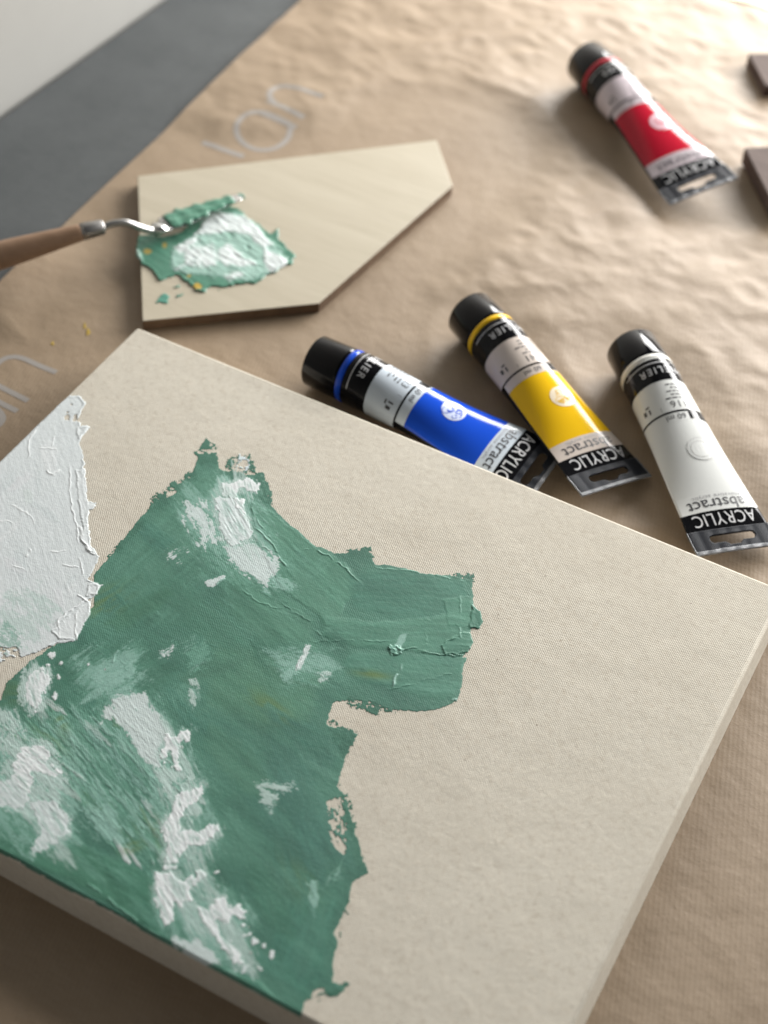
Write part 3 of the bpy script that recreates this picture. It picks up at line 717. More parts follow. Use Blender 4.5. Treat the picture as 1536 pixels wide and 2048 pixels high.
for poly, ang in (([(-60, 1460), (110, 1450), (190, 1560), (170, 1700), (40, 1730), (-80, 1640)], 48), ([(190, 1360), (330, 1380), (430, 1560), (460, 1690), (430, 1770), (320, 1770), (290, 1600), (230, 1500)], 60),
                  ([(295, 1730), (430, 1730), (520, 1830), (510, 1955), (400, 1950), (310, 1860)], 60), ([(345, 960), (535, 950), (590, 1130), (545, 1210), (425, 1140), (335, 1060)], 50), ([(130, 1300), (290, 1270), (320, 1370), (240, 1420), (140, 1420)], -35), ([(520, 1290), (680, 1280), (690, 1370), (560, 1390)], 15)):
    pt.scumble(poly, GL, .80, ang, 55, 0.0001, alpha=.75, stretch=4, soft=0.35, keep=1.0)
    pt.scumble(poly, GLL, .58, ang, 55, 0.0001, alpha=.7, stretch=4, soft=0.25, keep=1.0, grain=(14, 5, 2))
for poly, col, dn, ang, ft in halos:
    pt.scumble(poly, GLL, dn * .95, ang, ft * 1.5, 0.0001, alpha=.6, stretch=3, keep=.95, soft=0.3)
    pt.scumble(poly, col, dn * 1.1, ang, ft, 0.0002, alpha=.85, stretch=3, keep=.9, soft=0.11)
pt.scumble([(476, 900), (502, 920), (496, 946), (468, 940)], (0.66, 0.75, 0.79), .75, 0, 8, 0.0003, extend=True, label=0)
daubs = [
    ([(442, 966), (472, 956), (506, 955), (518, 968), (521, 984), (505, 992), (494, 985), (478, 984), (468, 998), (438, 994)], WH, .0008, 80, 1.25),
    ([(424, 990), (448, 994), (478, 994), (490, 1004), (486, 1020), (496, 1030), (500, 1054), (509, 1070), (500, 1081), (462, 1096), (446, 1080), (432, 1030)], (0.68, 0.755, 0.75), .0010, 60, 1.2),
    ([(462, 996), (480, 994), (492, 1004), (486, 1020), (494, 1032), (480, 1024), (464, 1008)], WH, .0011, 60, 1.3),
    ([(60, 1338), (92, 1336), (101, 1358), (86, 1402), (70, 1426), (48, 1392), (50, 1356)], WH, .0007, 75, 1.1),
    ([(314, 1512), (334, 1466), (352, 1472), (360, 1460), (374, 1454), (388, 1464), (378, 1482), (362, 1488), (356, 1520), (359, 1548), (346, 1534), (340, 1506), (328, 1528)], WH, .0011, 60, 1.2),
    ([(22, 1532), (46, 1494), (80, 1483), (104, 1502), (100, 1522), (120, 1538), (136, 1552), (100, 1552), (68, 1544), (66, 1566), (54, 1606), (26, 1568)], WH, .0008, 40, 1.05),
    ([(50, 1602), (110, 1602), (140, 1632), (138, 1668), (102, 1692), (70, 1714), (54, 1702), (80, 1668), (66, 1632)], WP, .0006, 55, .98),
    ([(-40, 1562), (32, 1556), (62, 1600), (42, 1620), (0, 1614), (-40, 1604)], WP, .0005, 45, .9),
    ([(364, 1580), (404, 1568), (410, 1588), (386, 1610), (366, 1640), (364, 1656), (396, 1662), (418, 1644), (438, 1650), (436, 1670), (410, 1688), (372, 1694), (358, 1714), (348, 1746), (326, 1738), (328, 1690), (321, 1650), (346, 1618), (348, 1590)], WH, .0010, 70, 1.1),
    ([(310, 1746), (340, 1742), (362, 1760), (400, 1742), (416, 1750), (404, 1768), (382, 1782), (386, 1800), (366, 1812), (352, 1806), (348, 1846), (330, 1850), (308, 1800)], WH, .0011, 62, 1.2),
    ([(384, 1798), (418, 1816), (440, 1792), (450, 1786), (464, 1812), (494, 1822), (488, 1838), (466, 1834), (458, 1852), (436, 1844), (444, 1868), (476, 1896), (485, 1924), (466, 1932), (438, 1892), (402, 1846)], WH, .0010, 62, 1.1),
    ([(478, 1946), (488, 1926), (500, 1930), (490, 1948), (482, 1956)], WP, .0008, 0, 1.1),
]
nl = 2
for poly, col, th, ang, dn in daubs:
    cx = sum(p[0] for p in poly) / len(poly); cy = sum(p[1] for p in poly) / len(poly)
    big = [(cx + (x - cx) * 1.22, cy + (y - cy) * 1.18) for x, y in poly]
    pt.scumble(big, GLL, .80, ang, 26, 0.0002, alpha=.7, stretch=4, keep=.95, soft=0.3)
    rad = max(math.dist(p, (cx, cy)) for p in poly); ca_, sa_ = math.cos(math.radians(ang)), math.sin(math.radians(ang))
    for sg in (-0.5, 0.6):
        pt.scumble(blade_poly(cx + ca_ * rad * sg, cy + sa_ * rad * sg, ang, rad * 1.0, rad * 0.42), WM, .62, ang, rad * .4, 0.0002, alpha=.7, stretch=8, keep=.95, soft=0.22, grain=(9, 4, 1.8))
    pt.scumble(big, WM, .66, ang, 20, 0.0002, alpha=.8, stretch=4, keep=.9, soft=0.22)
    pt.scumble(poly, col, dn * 1.08, ang, 13, th * 0.6, extend=False, label=nl, thin=0.0, stretch=4, keep=.6, colvar=.05, edge=7, soft=0.09)
    pt.scumble(poly, GLL, .42, ang, 16, 0.0, alpha=.6, stretch=8, keep=.9, grain=(8, 3, 1.6), soft=0.2)
    LB[nl] = 'white_paint_daub'; nl += 1
dots = ((432, 1745, 7, 4), (485, 1852, 6, 5), (499, 1869, 5, 4), (497, 1855, 4, 3), (509, 1884, 8, 9), (527, 1891, 6, 6), (543, 1909, 7, 10), (519, 1937, 5, 5), (490, 1872, 5, 4), (122, 1326, 5, 6), (118, 1352, 4, 6), (110, 1392, 7, 9), (104, 1310, 9, 8), (96, 1330, 4, 4), (476, 1812, 8, 6), (484, 1836, 6, 4),
        (210, 1338, 3, 3), (176, 1330, 3, 4), (500, 1905, 4, 4))
for cx, cy, rx, ry in dots:
    poly = [(cx + rx * math.cos(t), cy + ry * math.sin(t)) for t in np.linspace(0, 2 * math.pi, 9)[:-1]]
    pt.stroke(poly, WH, 0.0006, 0, edge=4.5, esc=5, streak=0.2, colvar=0.03, label=nl, extend=False, keep=0.6, soft=3.0)
    LB[nl] = 'white_paint_dot'; nl += 1
# bare cloth scratched through the green
pt.erase([(645, 1600), (690, 1582), (704, 1680), (692, 1716), (656, 1704)], 0.50, ang=70)
pt.erase([(668, 1555), (700, 1476), (716, 1470), (690, 1550)], 0.46, ang=-65)
pt.erase([(612, 1990), (650, 1966), (664, 1990), (620, 2016)], 0.45)
pt.erase([(455, 912), (500, 912), (508, 948), (470, 952)], 0.50)
pt.erase([(388, 895), (440, 885), (440, 915), (392, 925)], 0.62)
# knife ridges left standing in the wet paint
for ln, w, hh, cc in (([(798, 1302), (850, 1291), (892, 1285), (922, 1272)], 2.0, .0007, None), ([(828, 1300), (880, 1311), (938, 1308)], 2.0, .0008, None), ([(620, 1283), (700, 1280), (780, 1284)], 1.8, .0004, None),
                  ([(496, 1046), (540, 1086), (582, 1148)], 1.8, .0007, None), ([(498, 1084), (550, 1108), (580, 1150)], 1.8, .0005, None), ([(600, 1098), (640, 1102), (668, 1120), (696, 1140), (724, 1170)], 1.6, .0007, GL),
                  ([(612, 1250), (640, 1270), (650, 1285)], 1.6, .0004, None), ([(800, 1312), (802, 1332), (792, 1355), (784, 1376)], 2.6, .0009, GLL), ([(920, 1190), (920, 1230)], 1.8, .0005, GL), ([(920, 1255), (922, 1278)], 1.8, .0005, GL),
                  ([(900, 1400), (915, 1400), (912, 1410)], 2.6, .0008, GLL), ([(850, 1285), (852, 1262)], 1.8, .0004, GL), ([(500, 1010), (520, 1050), (545, 1080)], 1.8, .0005, None), ([(740, 1133), (860, 1148), (940, 1166)], 1.8, .0004, GL),
                  ([(430, 1168), (450, 1155)], 2.2, .0007, GLL), ([(560, 1205), (600, 1235), (625, 1245)], 1.8, .0004, GD), ([(480, 1178), (530, 1210), (600, 1218)], 1.8, .0004, None), ([(150, 1748), (260, 1832), (420, 1947)], 2.2, .0006, GL),
                  ([(590, 1350), (605, 1310), (615, 1290)], 2.4, .0006, WP), ([(765, 1380), (830, 1368), (880, 1352), (930, 1346)], 1.6, .0004, None), ([(225, 1330), (235, 1300)], 1.8, .0005, GLL)):
    pt.line(ln, w, hh, cc)
pt.stroke([(776, 1292), (795, 1290), (806, 1300), (800, 1312), (782, 1310)], (0.16, 0.36, 0.28), 0.0020, 30, edge=4, esc=5, lump=0.0016, lsc=5, streak=0.8, extend=False, stretch=3)
M_PAINT = mat_paint('acrylic_paint')
for o in pt.build(LB, canvas_z, M_PAINT, None, hscale=0.21): cpart(o)

# ------------------------------------------------------------------ the wooden palette board with its heap of paint
ZB = Z0 + 0.0065
bc = (sum(p[0] for p in BOARD) / 5, sum(p[1] for p in BOARD) / 5)
bdir = math.atan2(BOARD[1][1] - BOARD[0][1], BOARD[1][0] - BOARD[0][0])
board = empty('palette_board', (bc[0], bc[1], Z0))
tag(board, 'pale plywood palette board holding a heap of mixed green and white paint', 'palette')
def bpart(o):
    o.parent = board; o.matrix_parent_inverse = Matrix.Translation((-bc[0], -bc[1], -Z0)); return o
ply = bpart(prism('plywood', [(p[0], p[1]) for p in BOARD], Z0, ZB, mat_wood('pale_plywood', (0.44, 0.39, 0.295), (0.51, 0.46, 0.36), -bdir, 0.5, 26, 8), None, 0.0004))
ply.data.materials.append(mat_wood('shaded_plywood_edge', (0.085, 0.052, 0.030), (0.16, 0.10, 0.06), 0.0, 0.7, 90, 3))  # board sides coloured dark brown to stand in for their shade
for p_ in ply.data.polygons:
    if abs(p_.normal.z) < 0.5: p_.material_index = 1
def k3(*q): return [(250 + x / 4.267, 370 + y / 4.267) for x, y in q]
bl = np.array([P(*q, ZB)[:2] for q in ((262, 480), (600, 500), (420, 640), (480, 375))])
pb = Painter(bl[:, 0].min() - 0.01, bl[:, 0].max() + 0.01, bl[:, 1].min() - 0.01, bl[:, 1].max() + 0.01, 0.0005, ZB)
pb.stroke(k3((110, 430), (230, 420), (330, 440), (480, 400), (560, 320), (650, 290), (760, 200), (900, 180), (990, 205), (1060, 290), (1150, 340), (1240, 420), (1330, 350), (1310, 460), (1400, 540), (1455, 600), (1440, 690), (1350, 700), (1300, 750), (1200, 790), (1150, 840),
              (1000, 850), (850, 880), (700, 880), (690, 930), (600, 905), (540, 850), (440, 770), (300, 830), (230, 740), (140, 680), (85, 610), (85, 520)), (0.075, 0.225, 0.155), 0.0013, 30, edge=3, esc=8, ridge=0.0005, streak=0.25, colvar=0.2, label=0, lump=0.0009, lsc=30, grain=6)
pb.scumble(k3((370, 570), (600, 405), (680, 285), (800, 240), (990, 250), (1110, 330), (1260, 490), (1400, 630), (1385, 715), (1250, 770), (1150, 810), (900, 850), (820, 815), (700, 780), (560, 775), (420, 760), (380, 660)), (0.34, 0.53, 0.46), 1.15, 30, 16, 0.0010, alpha=.95, extend=False, label=1, grain=(18, 8, 3), stretch=3, soft=0.3, keep=.8)
for q, dn in ((k3((580, 440), (690, 285), (800, 240), (990, 250), (1110, 335), (1270, 510), (1190, 580), (1050, 450), (900, 410), (750, 440)), 1.25), (k3((760, 560), (880, 510), (1010, 600), (1120, 660), (1170, 710), (950, 730), (840, 700)), 1.2), (k3((1190, 550), (1400, 630), (1390, 710), (1250, 770), (1170, 660)), 1.25), (k3((820, 760), (1000, 735), (1110, 740), (1010, 810), (890, 845)), 1.0), (k3((410, 540), (620, 420), (660, 500), (470, 610)), .95), (k3((480, 560), (760, 470), (900, 640), (700, 740), (480, 720)), .62)):
    pb.scumble(q, (0.76, 0.81, 0.81), dn, 35, 14, 0.0009, alpha=.92, extend=False, label=1, grain=(16, 7, 3), stretch=2.6, soft=0.28, keep=.8, lump=0.0009)
for q in (k3((840, 400), (930, 400), (950, 470), (880, 480)), k3((590, 460), (640, 450), (640, 510), (600, 510)), k3((740, 460), (820, 470), (810, 510), (750, 500)), k3((1030, 500), (1080, 530), (1060, 600), (1010, 560)), k3((850, 740), (950, 730), (920, 790), (860, 790))):
    pb.stroke(q, (0.16, 0.34, 0.26), -0.0004, 35, edge=3, esc=8, alpha=0.7, soft=8, extend=False, streak=0.3)
pb.line(k3((420, 740), (520, 690), (640, 650)), 3, 0.001, (0.62, 0.72, 0.70), breakup=0.05)
pb.line(k3((90, 555), (120, 600), (150, 665)), 3.5, 0.0012, (0.45, 0.64, 0.56), breakup=0.05)
for qi, q in enumerate((k3((255, 1010), (300, 930), (350, 915), (385, 960), (370, 1020)), k3((420, 980), (430, 935), (500, 925), (495, 950), (450, 970)), k3((865, 945), (900, 930), (960, 930), (920, 958)), k3((1000, 890), (1050, 880), (1060, 895), (1010, 905)), k3((780, 890), (830, 880), (840, 900), (800, 905)), k3((400, 870), (480, 840), (470, 880), (410, 890)), k3((900, 130), (960, 75), (1010, 65), (1045, 140), (990, 105), (930, 130)))):
    pb.stroke(q, (0.09, 0.29, 0.22), 0.0006, 10, edge=3, esc=6, dry=0.3, label=2 + qi, ridge=0.0003)
for cx, cy, rx, ry in ((195, 575, 40, 28), (620, 870, 40, 34), (545, 785, 25, 22), (340, 520, 24, 30)):
    pb.stroke(k3(*[(cx + rx * math.cos(t), cy + ry * math.sin(t)) for t in np.linspace(0, 6.28, 9)[:-1]]), (0.62, 0.38, 0.03), 0.0006, 0, edge=2.5, esc=5, alpha=0.85 if cx > 600 else 0.6, extend=False)
bz = lambda x, y: np.full(np.shape(x), ZB)
pb.h *= 0.42
for o in pb.build({0: 'green_paint', 1: 'white_paint', **{2 + k: 'green_paint_smear' for k in range(7)}}, bz, mat_paint('wet_acrylic_paint', 0.26, False), None): bpart(o)

# yellow flecks of paint dried on the paper
yel = plain('yellow_fleck_paint', (0.44, 0.30, 0.05), 0.5)
for cx, cy, rx, ry in ((177, 667, 4, 7), (106, 690, 3, 4), (170, 655, 2.5, 6)):
    c = P(cx, cy); V = [(c[0], c[1], paper_h(np.array(c[0]), np.array(c[1])) + 0.0003)]
    for k in range(14):
        t = 2 * math.pi * k / 14; w = 1 + 0.25 * math.sin(3 * t + cx)
        q = P(cx + rx * w * math.cos(t), cy + ry * w * math.sin(t))
        V.append((q[0], q[1], paper_h(np.array(q[0]), np.array(q[1])) + 0.0002))
    mesh_np('paint_fleck', V, [(0, 1 + k, 1 + (k + 1) % 14) for k in range(14)], yel, paper)

# ------------------------------------------------------------------ palette knife
steel = plain('polished_steel', (0.62, 0.62, 0.61), 0.22, 0.5, 1.0)
beech = mat_wood('beech_handle', (0.25, 0.155, 0.095), (0.33, 0.21, 0.135), 0, 0.45, 40, 6)
fe0, fe1 = P(168, 463, 0.027), P(206, 454, 0.0262)
hd = (fe0 - fe1); hd /= np.linalg.norm(hd)
knife = empty('palette_knife', (fe0[0], fe0[1], 0.0024))
tag(knife, 'palette knife with wooden handle, its blade lying in the green paint', 'palette knife')
def kpart(o):
    o.parent = knife; o.matrix_parent_inverse = Matrix.Translation((-fe0[0], -fe0[1], -0.0024)); return o
hdh = P(0, 511, 0.021) - fe0; hl = np.linalg.norm(hdh); hdh /= hl
hp, hr = [], []
for s, r in ((0, .0046), (.003, .0049), (.02, .0062), (.04, .0076), (.06, .0084), (.085, .0088), (.105, .0080), (.120, .0064), (.127, .0035), (.1285, .0008)):
    hp.append(fe0 + hdh * s); hr.append(r)
kpart(tube_path('handle', hp, hr, beech, None, 24))
kpart(tube_path('ferrule', [fe0 - hdh * -0.0015, fe0 - hdh * 0.0005, fe0 + (fe1 - fe0) * 0.9, fe1], [.0048, .0050, .0044, .0040], plain('dull_steel', (0.30, 0.29, 0.28), 0.38, 0.5, 1.0), None, 24))
sh = catmull([fe1, P(228, 447, 0.0268), P(252, 446, 0.0255), P(280, 455, 0.0205), P(303, 461, 0.0150), P(318, 458, 0.0136)], 6)
kpart(tube_path('shank', sh, [.0021] * (len(sh) - 8) + [.0021 + .00018 * k for k in range(8)], plain('brushed_steel', (0.36, 0.355, 0.345), 0.34, 0.5, 1.0), None, 12))
kpart(tube_path('blade_root', [P(309, 462, 0.0142), P(316, 457, 0.0142), P(330, 450, 0.0136)], [(.0035, .003), (.0052, .0030), (.0060, .0012)], steel, None, 16))
b0, b1 = P(326, 450, 0.0134), P(482, 394, 0.0118)
bd_ = (b1 - b0); bl_ = np.linalg.norm(bd_[:2]); bd_ /= np.linalg.norm(bd_); bs = np.array([-bd_[1], bd_[0], 0]); bs /= np.linalg.norm(bs)
def blade_w(t): return 0.0078 * (0.75 + 0.25 * min(1, t * 6)) * (1 - max(0, t - 0.25) / 0.75 * 0.62) * (1 if t < 0.94 else math.sqrt(max(0.04, 1 - ((t - 0.94) / 0.06) ** 2)))
def blade(name, t0, t1, lift, k, mat, bumpy=0.0):
    V = []; n = 40; ts = np.linspace(t0, t1, n)
    for t in ts:
        for s in np.linspace(-1, 1, 13):
            kk = k * (1 + (0.12 * math.sin(t * 31) + 0.1 * math.sin(t * 53 + 1) if bumpy else 0))
            p = b0 + bd_ * (t * bl_) + bs * s * blade_w(t) * kk
            z = p[2] + lift + (bumpy * (1 - s ** 4) * (0.6 + 0.4 * math.sin(t * 23 + s * 4) * math.sin(t * 9 - s * 3)))
            V.append((p[0], p[1], z))
    o = mesh_np(name, V, grid_faces(13, n), mat)
    sm = o.modifiers.new('thickness', 'SOLIDIFY'); sm.thickness = 0.0006; sm.offset = -1
    return kpart(o)
blade('blade', 0, 1, 0, 1, steel)
blade('paint_coat', 0.06, 0.88, 0.0007, 0.93, plain('green_coat_paint', (0.085, 0.24, 0.165), 0.3, 0.5, var=0.35, bump=(160, 0.0008), vscale=130), 0.0011)

# ------------------------------------------------------------------ paint tubes
R0, VL = 0.0148, 0.144
M_BLACK = plain('black_gloss_plastic', (0.004, 0.004, 0.005), 0.06, 0.17)
M_BPRINT = plain('black_print', (0.006, 0.006, 0.007), 0.09, 0.2)
M_WTXT = plain('white_print', (0.60, 0.60, 0.61), 0.3, 0.2)
M_GTXT = plain('dark_grey_print', (0.05, 0.05, 0.055), 0.35)
M_LTXT = plain('light_grey_print', (0.36, 0.36, 0.37), 0.35)
def mat_crimp():
    g = NT('smoky_clear_plastic')
    g.b.inputs['Base Color'].default_value = (0.018, 0.020, 0.026, 1); g.b.inputs['Roughness'].default_value = 0.4; g.b.inputs['Specular IOR Level'].default_value = 0.08
    g.b.inputs['Transmission Weight'].default_value = 0.0
    g.l(g.bump(g.noise(g.coord(), 700, 2), 0.00006), g.b.inputs['Normal']); return g.m
def mat_edge():
    g = NT('clear_plastic_edge')
    g.b.inputs['Base Color'].default_value = (0.27, 0.28, 0.30, 1); g.b.inputs['Specular IOR Level'].default_value = 0.25; g.b.inputs['Roughness'].default_value = 0.22
    g.b.inputs['Transmission Weight'].default_value = 0.4; return g.m
M_CRIMP, M_CEDGE = mat_crimp(), mat_edge()

def text_flat(s, size, bold=0.0, spacing=1.0):
    cu = bpy.data.curves.new('t', 'FONT'); cu.body = s; cu.size = size; cu.align_x = 'CENTER'
    cu.offset = bold * size; cu.space_character = spacing; cu.resolution_u = 3
    ob = bpy.data.objects.new('t', cu); COL.objects.link(ob)
    bpy.context.view_layer.update()
    me = bpy.data.meshes.new_from_object(ob.evaluated_get(bpy.context.evaluated_depsgraph_get()))
    bpy.data.objects.remove(ob); bpy.data.curves.remove(cu)
    return me

class Tube:
    """local frame: +y from cap to crimp, u = arc length to the right seen from above with the crimp up"""
    def __init__(self, ztail, roll_tail, spin=0.0):
        self.zt, self.roll, self.spin = ztail, math.radians(roll_tail), spin
    def S(self, u, v, off=0.0):
        u = np.asarray(u, float); v = np.asarray(v, float)
        t = np.clip((v - 0.030) / (0.131 - 0.030), 0, 1)
        b = R0 * (1 - t ** 1.12) + 0.0006 * t ** 1.12
        k = 1 - b / R0
        a = R0 * (1 + 0.56 * k)
        th = (u + self.spin * (1 - 0.4 * t)) / R0
        th = (th + math.pi) % (2 * math.pi) - math.pi
        tri = np.where(np.abs(th) <= math.pi / 2, th / (math.pi / 2), np.sign(th) * (2 - np.abs(th) / (math.pi / 2)))
        kk = k ** 1.5
        x = a * ((1 - kk) * np.sin(th) + kk * tri); z = b * np.cos(th)
        nx = np.sin(th) / a; nz = np.cos(th) / np.maximum(b, 0.0012); nl_ = np.sqrt(nx * nx + nz * nz)
        x = x + off * nx / nl_; z = z + off * nz / nl_
        ph = self.roll * smooth(0.05, 0.14, v)
        xr_, zr_ = x * np.cos(ph) + z * np.sin(ph), -x * np.sin(ph) + z * np.cos(ph)
        s = np.clip((v - 0.03) / (0.144 - 0.03), 0, 1)
        zc = (R0 + 0.0003) * (1 - s) + self.zt * s
        return np.stack([xr_, v, zc + zr_], -1)
    def patch(self, name, u0, u1, v0, v1, mat, parent, off, nu=40, nv=None):
        nv = nv or max(3, int((v1 - v0) / 0.003) + 2)
        Uu, Vv = np.meshgrid(np.linspace(u0, u1, nu), np.linspace(v0, v1, nv))
        return mesh_np(name, self.S(Uu, Vv, off).reshape(-1, 3), grid_faces(nu, nv), mat, parent)
    def text(self, name, s, size, uc, vb, mat, parent, off=0.00026, bold=0.0, spacing=1.0, maxw=None):
        me = text_flat(s, size, bold, spacing)
        bm = bmesh.new(); bm.from_mesh(me); bpy.data.meshes.remove(me)
        bmesh.ops.remove_doubles(bm, verts=bm.verts, dist=1e-7)
        long_ = [e for e in bm.edges if e.calc_length() > 0.0012]
        if long_: bmesh.ops.subdivide_edges(bm, edges=long_, cuts=2)
        bmesh.ops.triangulate(bm, faces=bm.faces)
        kx = 1.0
        if maxw:
            w = max(v.co.x for v in bm.verts) - min(v.co.x for v in bm.verts); kx = maxw / w
        for v in bm.verts:
            q = self.S(uc + v.co.x * kx, vb + v.co.y, off); v.co = Vector(q)
        m = bpy.data.meshes.new(name); bm.to_mesh(m); bm.free(); m.materials.append(mat)
        return link(bpy.data.objects.new(name, m), parent)

def make_tube(key, color, label_col, number, label, ztail, roll, spin, back_black=True, emblem=(0.80, 0.80, 0.82), crimp_light=False):
    pa, pb_ = TUBES[key]
    d = (pb_ - pa)[:2]
    yaw = math.atan2(d[1], d[0]) - math.pi / 2
    root = empty('paint_tube', (pa[0], pa[1], 0.0012), yaw)
    tag(root, label, 'paint tube', 'acrylic paint tubes lying on the paper')
    sc_ = np.linalg.norm(d) / 0.1445
    root.scale = (sc_, sc_, sc_)
    T = Tube(ztail, roll, spin)
    mc = plain(key + '_tube_print', color, 0.11, 0.2)
    ml = plain(key + '_tube_label', label_col, 0.12, 0.2)
    zc = R0 + 0.0003
    cap = lathe('cap', [(0.0004, 0.0), (0.0002, 0.0124), (0.0005, 0.0136), (0.0014, 0.0143), (0.0200, 0.0147), (0.0218, 0.0147), (0.0221, 0.0143), (0.0222, 0.009)], M_BLACK, root, 64)
    cap.location = (0, 0, zc)
    ring = lathe('collar', [(0.0219, 0.009), (0.0220, 0.0144), (0.0224, 0.0149), (0.0250, 0.0149), (0.0256, 0.0145), (0.0258, 0.009)], mc, root, 64)
    ring.location = (0, 0, zc)
    half = math.pi * R0
    # body skin
    n = 96; vv = np.concatenate([[0.0255], np.linspace(0.0258, 0.131, 46)])
    Uu, Vv = np.meshgrid(np.linspace(-half, half, n + 1)[:-1], vv)
    pos = T.S(Uu, Vv, 0.0); pos[0] = pos[0] * np.array([0.8, 1, 0.8]) + np.array([0, 0, zc * 0.2])
    mesh_np('body', pos.reshape(-1, 3), grid_faces(n, len(vv), True), M_BPRINT if back_black else ml, root)
    o1, o2, o3 = 0.00010, 0.00022, 0.00034
    T.patch('brand_band', -half, half, 0.0262, 0.0410, M_BPRINT, root, o1, 80)
    T.patch('thin_stripe', -0.020, 0.024, 0.0291, 0.0296, M_WTXT, root, o2, 50, 3)
    T.text('brand_lettering', 'SENNELIER', 0.0058, -0.002, 0.0325, M_WTXT, root, o3, 0.008, 1.35, 0.034)
    T.patch('label_band', -half, half, 0.0412, 0.0602, ml, root, o1, 80)
    T.text('colour_number', number, 0.0058, 0.0012, 0.0545, M_GTXT, root, o2, 0.0, 1.1)
    rr = random.Random(number)
    for k in range(5):
        w = rr.uniform(0.008, 0.013); vq = 0.0438 + k * 0.0021
        words = []
        x0 = -0.0165
        while x0 < -0.0165 + w:
            l = rr.uniform(0.0012, 0.0032); words.append((x0, x0 + l)); x0 += l + 0.0006
        for a_, b_ in words:
            T.patch('small_print', a_ + 0.0095, b_ + 0.0095, vq, vq + 0.0008, M_GTXT, root, o2, 5, 3)
    for uo, vo, w, h in ((0.0165, 0.0520, 0.0024, 0.0010), (0.0165, 0.0540, 0.0010, 0.0030), (0.0192, 0.0535, 0.0020, 0.0028), (0.0110, 0.0565, 0.0002, 0.0026)):
        T.patch('small_mark', uo, uo + w, vo, vo + h, M_GTXT, root, o2, 5, 3)
    T.patch('black_line', -half, half, 0.0602, 0.0613, M_BPRINT, root, o2, 80, 3)
    pl, pr_ = (-0.030, 0.0250) if back_black else (-half + 0.001, half - 0.001)
    T.patch('volume_band', pl, pr_, 0.0613, 0.0668, ml, root, o1, 60)
    T.text('volume_lettering', '60 ml', 0.0046, 0.0055, 0.0625, M_GTXT, root, o2)
    T.patch('series_tag', -0.0145, -0.0015, 0.0615, 0.0660, M_BPRINT, root, o2, 16)
    T.patch('colour_panel', pl, pr_, 0.0669, 0.1096, mc if key != 'white' else ml, root, o1, 60)
    T.patch('title_band', pl, pr_, 0.1096, 0.1196, ml, root, o1, 60)
    # round emblem with a tangle of fine lines
    ec, er = (0.0, 0.0845), 0.0066
    em = plain(key + '_emblem', emblem, 0.3)
    th = np.linspace(0, 2 * math.pi, 41)[:-1]
    V = [T.S(ec[0], ec[1], o2)]
    for q in (0.35, 0.7, 1.0): V += [T.S(ec[0] + er * q * math.cos(t), ec[1] + er * q * math.sin(t), o2) for t in th]
    bm = bmesh.new(); bv = [bm.verts.new(Vector(v)) for v in V]
    for k in range(40):
        k2 = (k + 1) % 40
        bm.faces.new([bv[0], bv[1 + k], bv[1 + k2]])
        for q in range(2): bm.faces.new([bv[1 + 40*q + k], bv[41 + 40*q + k], bv[41 + 40*q + k2], bv[1 + 40*q + k2]])
    me = bpy.data.meshes.new('emblem'); bm.to_mesh(me); bm.free(); me.materials.append(em)
    emo = link(bpy.data.objects.new('emblem', me), root)
    Vt, Ft = [], []
    def squig(c):
        c = np.array(c); t = np.gradient(c, axis=0); t /= np.linalg.norm(t, axis=1)[:, None] + 1e-9
        nn = np.stack([-t[:, 1], t[:, 0]], -1) * 0.00016
        i0 = len(Vt)
        for a_, b_ in zip(c - nn, c + nn): Vt.append(T.S(a_[0], a_[1], o3)); Vt.append(T.S(b_[0], b_[1], o3))
        for i in range(len(c) - 1): Ft.append((i0 + 2*i, i0 + 2*i + 2, i0 + 2*i + 3, i0 + 2*i + 1))
    if key == 'white':
        for q in (1.0, 0.72): squig([(ec[0] + er * q * math.cos(t), ec[1] + er * q * math.sin(t)) for t in np.linspace(0, 6.283, 50)])
    for k in range(16 if key != 'white' else 0):
        q = er * 0.62 * math.sqrt(rr.random()); a_ = rr.uniform(0, 6.28); r_ = rr.uniform(0.0008, 0.0022)
        p0 = rr.uniform(0, 6.28); sw = rr.uniform(2, 5)
        squig([(ec[0] + q * math.cos(a_) + r_ * math.cos(p0 + sw * s) * (1 + 0.3 * math.sin(5 * s)), ec[1] + q * math.sin(a_) + r_ * math.sin(p0 + sw * s)) for s in np.linspace(0, 1, 14)])
    mesh_np('emblem_line', Vt, Ft, mc if key != 'white' else plain('emboss_grey', (0.60, 0.60, 0.585), 0.3), root)
    T.text('subtitle_lettering', 'innovative acrylic', 0.0028, 0.001, 0.1108, M_LTXT, root, o2, 0.0, 1.15, 0.027)
    T.text('title_lettering', 'abstract', 0.0088, 0.003, 0.1132, M_GTXT, root, o2, 0.004, 1.0, 0.0310)
    T.patch('foot_band', -half * 0.995, half * 0.995, 0.1196, 0.1305, M_BPRINT, root, o1, 90)
    T.text('type_lettering', 'ACRYLIC', 0.0098, 0.0022, 0.1212, M_WTXT, root, o2 + 0.0001, 0.0, 1.05, 0.0345)
    # flat welded end with its hanging slot
    hw = R0 * 1.56 + 0.0002
    nu, nv = 150, 42
    xs = np.linspace(-hw, hw, nu); vs_ = np.linspace(0.1300, VL, nv)
    Xs, Vs = np.meshgrid(xs, vs_)
    th_u = Xs / hw * (math.pi / 2) * R0 - T.spin * 0.6
    base = T.S(th_u, np.minimum(Vs, 0.1309), 0.0)
    base[..., 1] = Vs
    s = np.clip((Vs - 0.03) / (0.144 - 0.03), 0, 1); s0 = np.clip((np.minimum(Vs, 0.1309) - 0.03) / (0.144 - 0.03), 0, 1)
    base[..., 2] += (T.zt - (R0 + 0.0003)) * (s - s0) + 0.00010 * np.sin(Xs / 0.00045 * math.pi)
    sx, sv = Xs, Vs - 0.1358
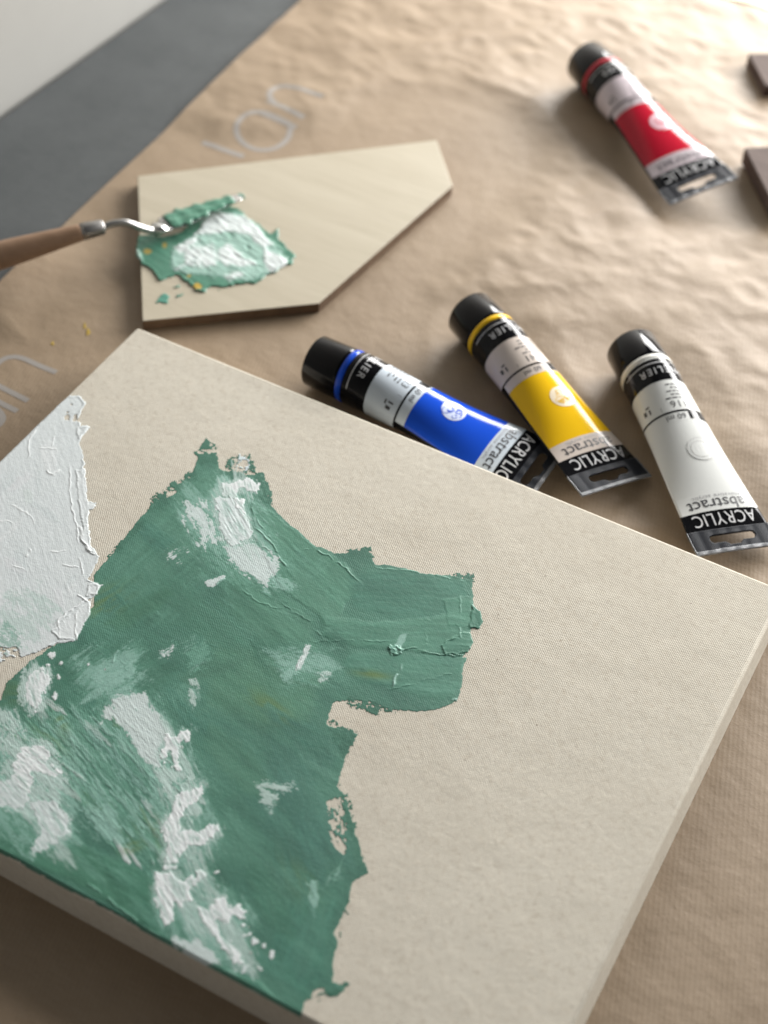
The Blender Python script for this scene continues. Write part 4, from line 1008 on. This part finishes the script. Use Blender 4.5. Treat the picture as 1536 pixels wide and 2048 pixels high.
    slot = (np.hypot(np.maximum(np.abs(sx) - 0.0105, 0), sv) < 0.0021) | ((np.hypot(sx, sv - 0.0022) < 0.0036) & (sv < 0.0042)) | ((np.abs(sx) < 0.0062 - (sv - 0.0015) * 1.4) & (sv > 0) & (sv < 0.0035))
    cell = ~(slot[:-1, :-1] | slot[1:, 1:])
    F = grid_faces(nu, nv)
    rim = (Vs[:-1, :-1] > VL - 0.0021) | (np.abs(Xs[:-1, :-1]) > hw - 0.0007)
    for nm, selm, mt in (('crimp', cell & ~rim, M_CRIMP), ('crimp_edge', rim, M_CEDGE)):
        Fs = F[selm.ravel()]; used, inv = np.unique(Fs, return_inverse=True)
        o = mesh_np(nm, base.reshape(-1, 3)[used], inv.reshape(-1, 4), mt, root)
        sm = o.modifiers.new('thickness', 'SOLIDIFY'); sm.thickness = 0.0011; sm.offset = 0
    return root

make_tube('yellow', (0.78, 0.47, 0.012), (0.62, 0.545, 0.49), '541', 'paint tube with yellow panel lying between the blue and white tubes', 0.0070, -9, -0.0055, emblem=(0.80, 0.69, 0.52))
make_tube('white', (0.70, 0.69, 0.65), (0.70, 0.71, 0.69), '116', 'paint tube with plain white panel and cream collar', 0.0060, -5, -0.004, back_black=False, emblem=(0.70, 0.71, 0.69))
make_tube('red', (0.42, 0.012, 0.03), (0.56, 0.49, 0.52), '619', 'paint tube with crimson red panel lying apart near the brown wood pieces', 0.0105, 10, -0.0055, emblem=(0.66, 0.44, 0.50))
make_tube('blue', (0.012, 0.075, 0.56), (0.56, 0.62, 0.68), '323', 'paint tube with cobalt blue panel partly hidden behind the canvas edge', 0.0065, 4, -0.0055, emblem=(0.56, 0.62, 0.80))

# ------------------------------------------------------------------ dark wood pieces at the right
dark = mat_wood('dark_stained_wood', (0.085, 0.060, 0.052), (0.125, 0.092, 0.080), 0.6, 0.85, 50, 7)
def slab(name, c, e1, e2, l1, l2, z0, z1, label):
    p0, p1, p2 = P(*c, z1), P(*e1, z1), P(*e2, z1)
    d1 = (p1 - p0)[:2]; d1 /= np.linalg.norm(d1); d2 = (p2 - p0)[:2]; d2 = d2 - d1 * (d1 @ d2); d2 /= np.linalg.norm(d2)
    q = p0[:2]
    pts = [q, q + d2 * l2, q + d2 * l2 + d1 * l1, q + d1 * l1]
    o = prism(name, pts, z0, z1, dark, None, 0.0006)
    return tag(o, label, 'wood block', 'dark wood pieces at the paper edge')
slab('wood_block', (1497, 107), (1542, 192), (1536, 97), 0.040, 0.09, Z0, 0.012, 'dark brown wood block standing farther from the canvas than its twin')
slab('wood_block', (1489, 295), (1538, 392), (1536, 278), 0.060, 0.08, Z0 + 0.004, 0.016, 'dark brown wood block raised off the paper, beside the red tube crimp')

# pale yellow sheet at the far corner
ya, yb = P(1415, -2)[:2], P(1560, 38)[:2]
yd = (yb - ya) / np.linalg.norm(yb - ya); yn = np.array([-yd[1], yd[0]])
A, B = np.meshgrid(np.linspace(-0.03, 0.16, 60), np.linspace(0, 0.11, 40))
X, Y = ya[0] + yd[0] * A + yn[0] * B, ya[1] + yd[1] * A + yn[1] * B
g = mesh_np('yellow_sheet', np.stack([X, Y, paper_h(X, Y) + 0.0007], -1).reshape(-1, 3), grid_faces(60, 40), plain('pale_yellow_paper', (0.80, 0.78, 0.50), 0.6, 0.3, var=0.02))
tag(g, 'pale yellow paper sheet lying on the far corner of the kraft paper', 'paper')
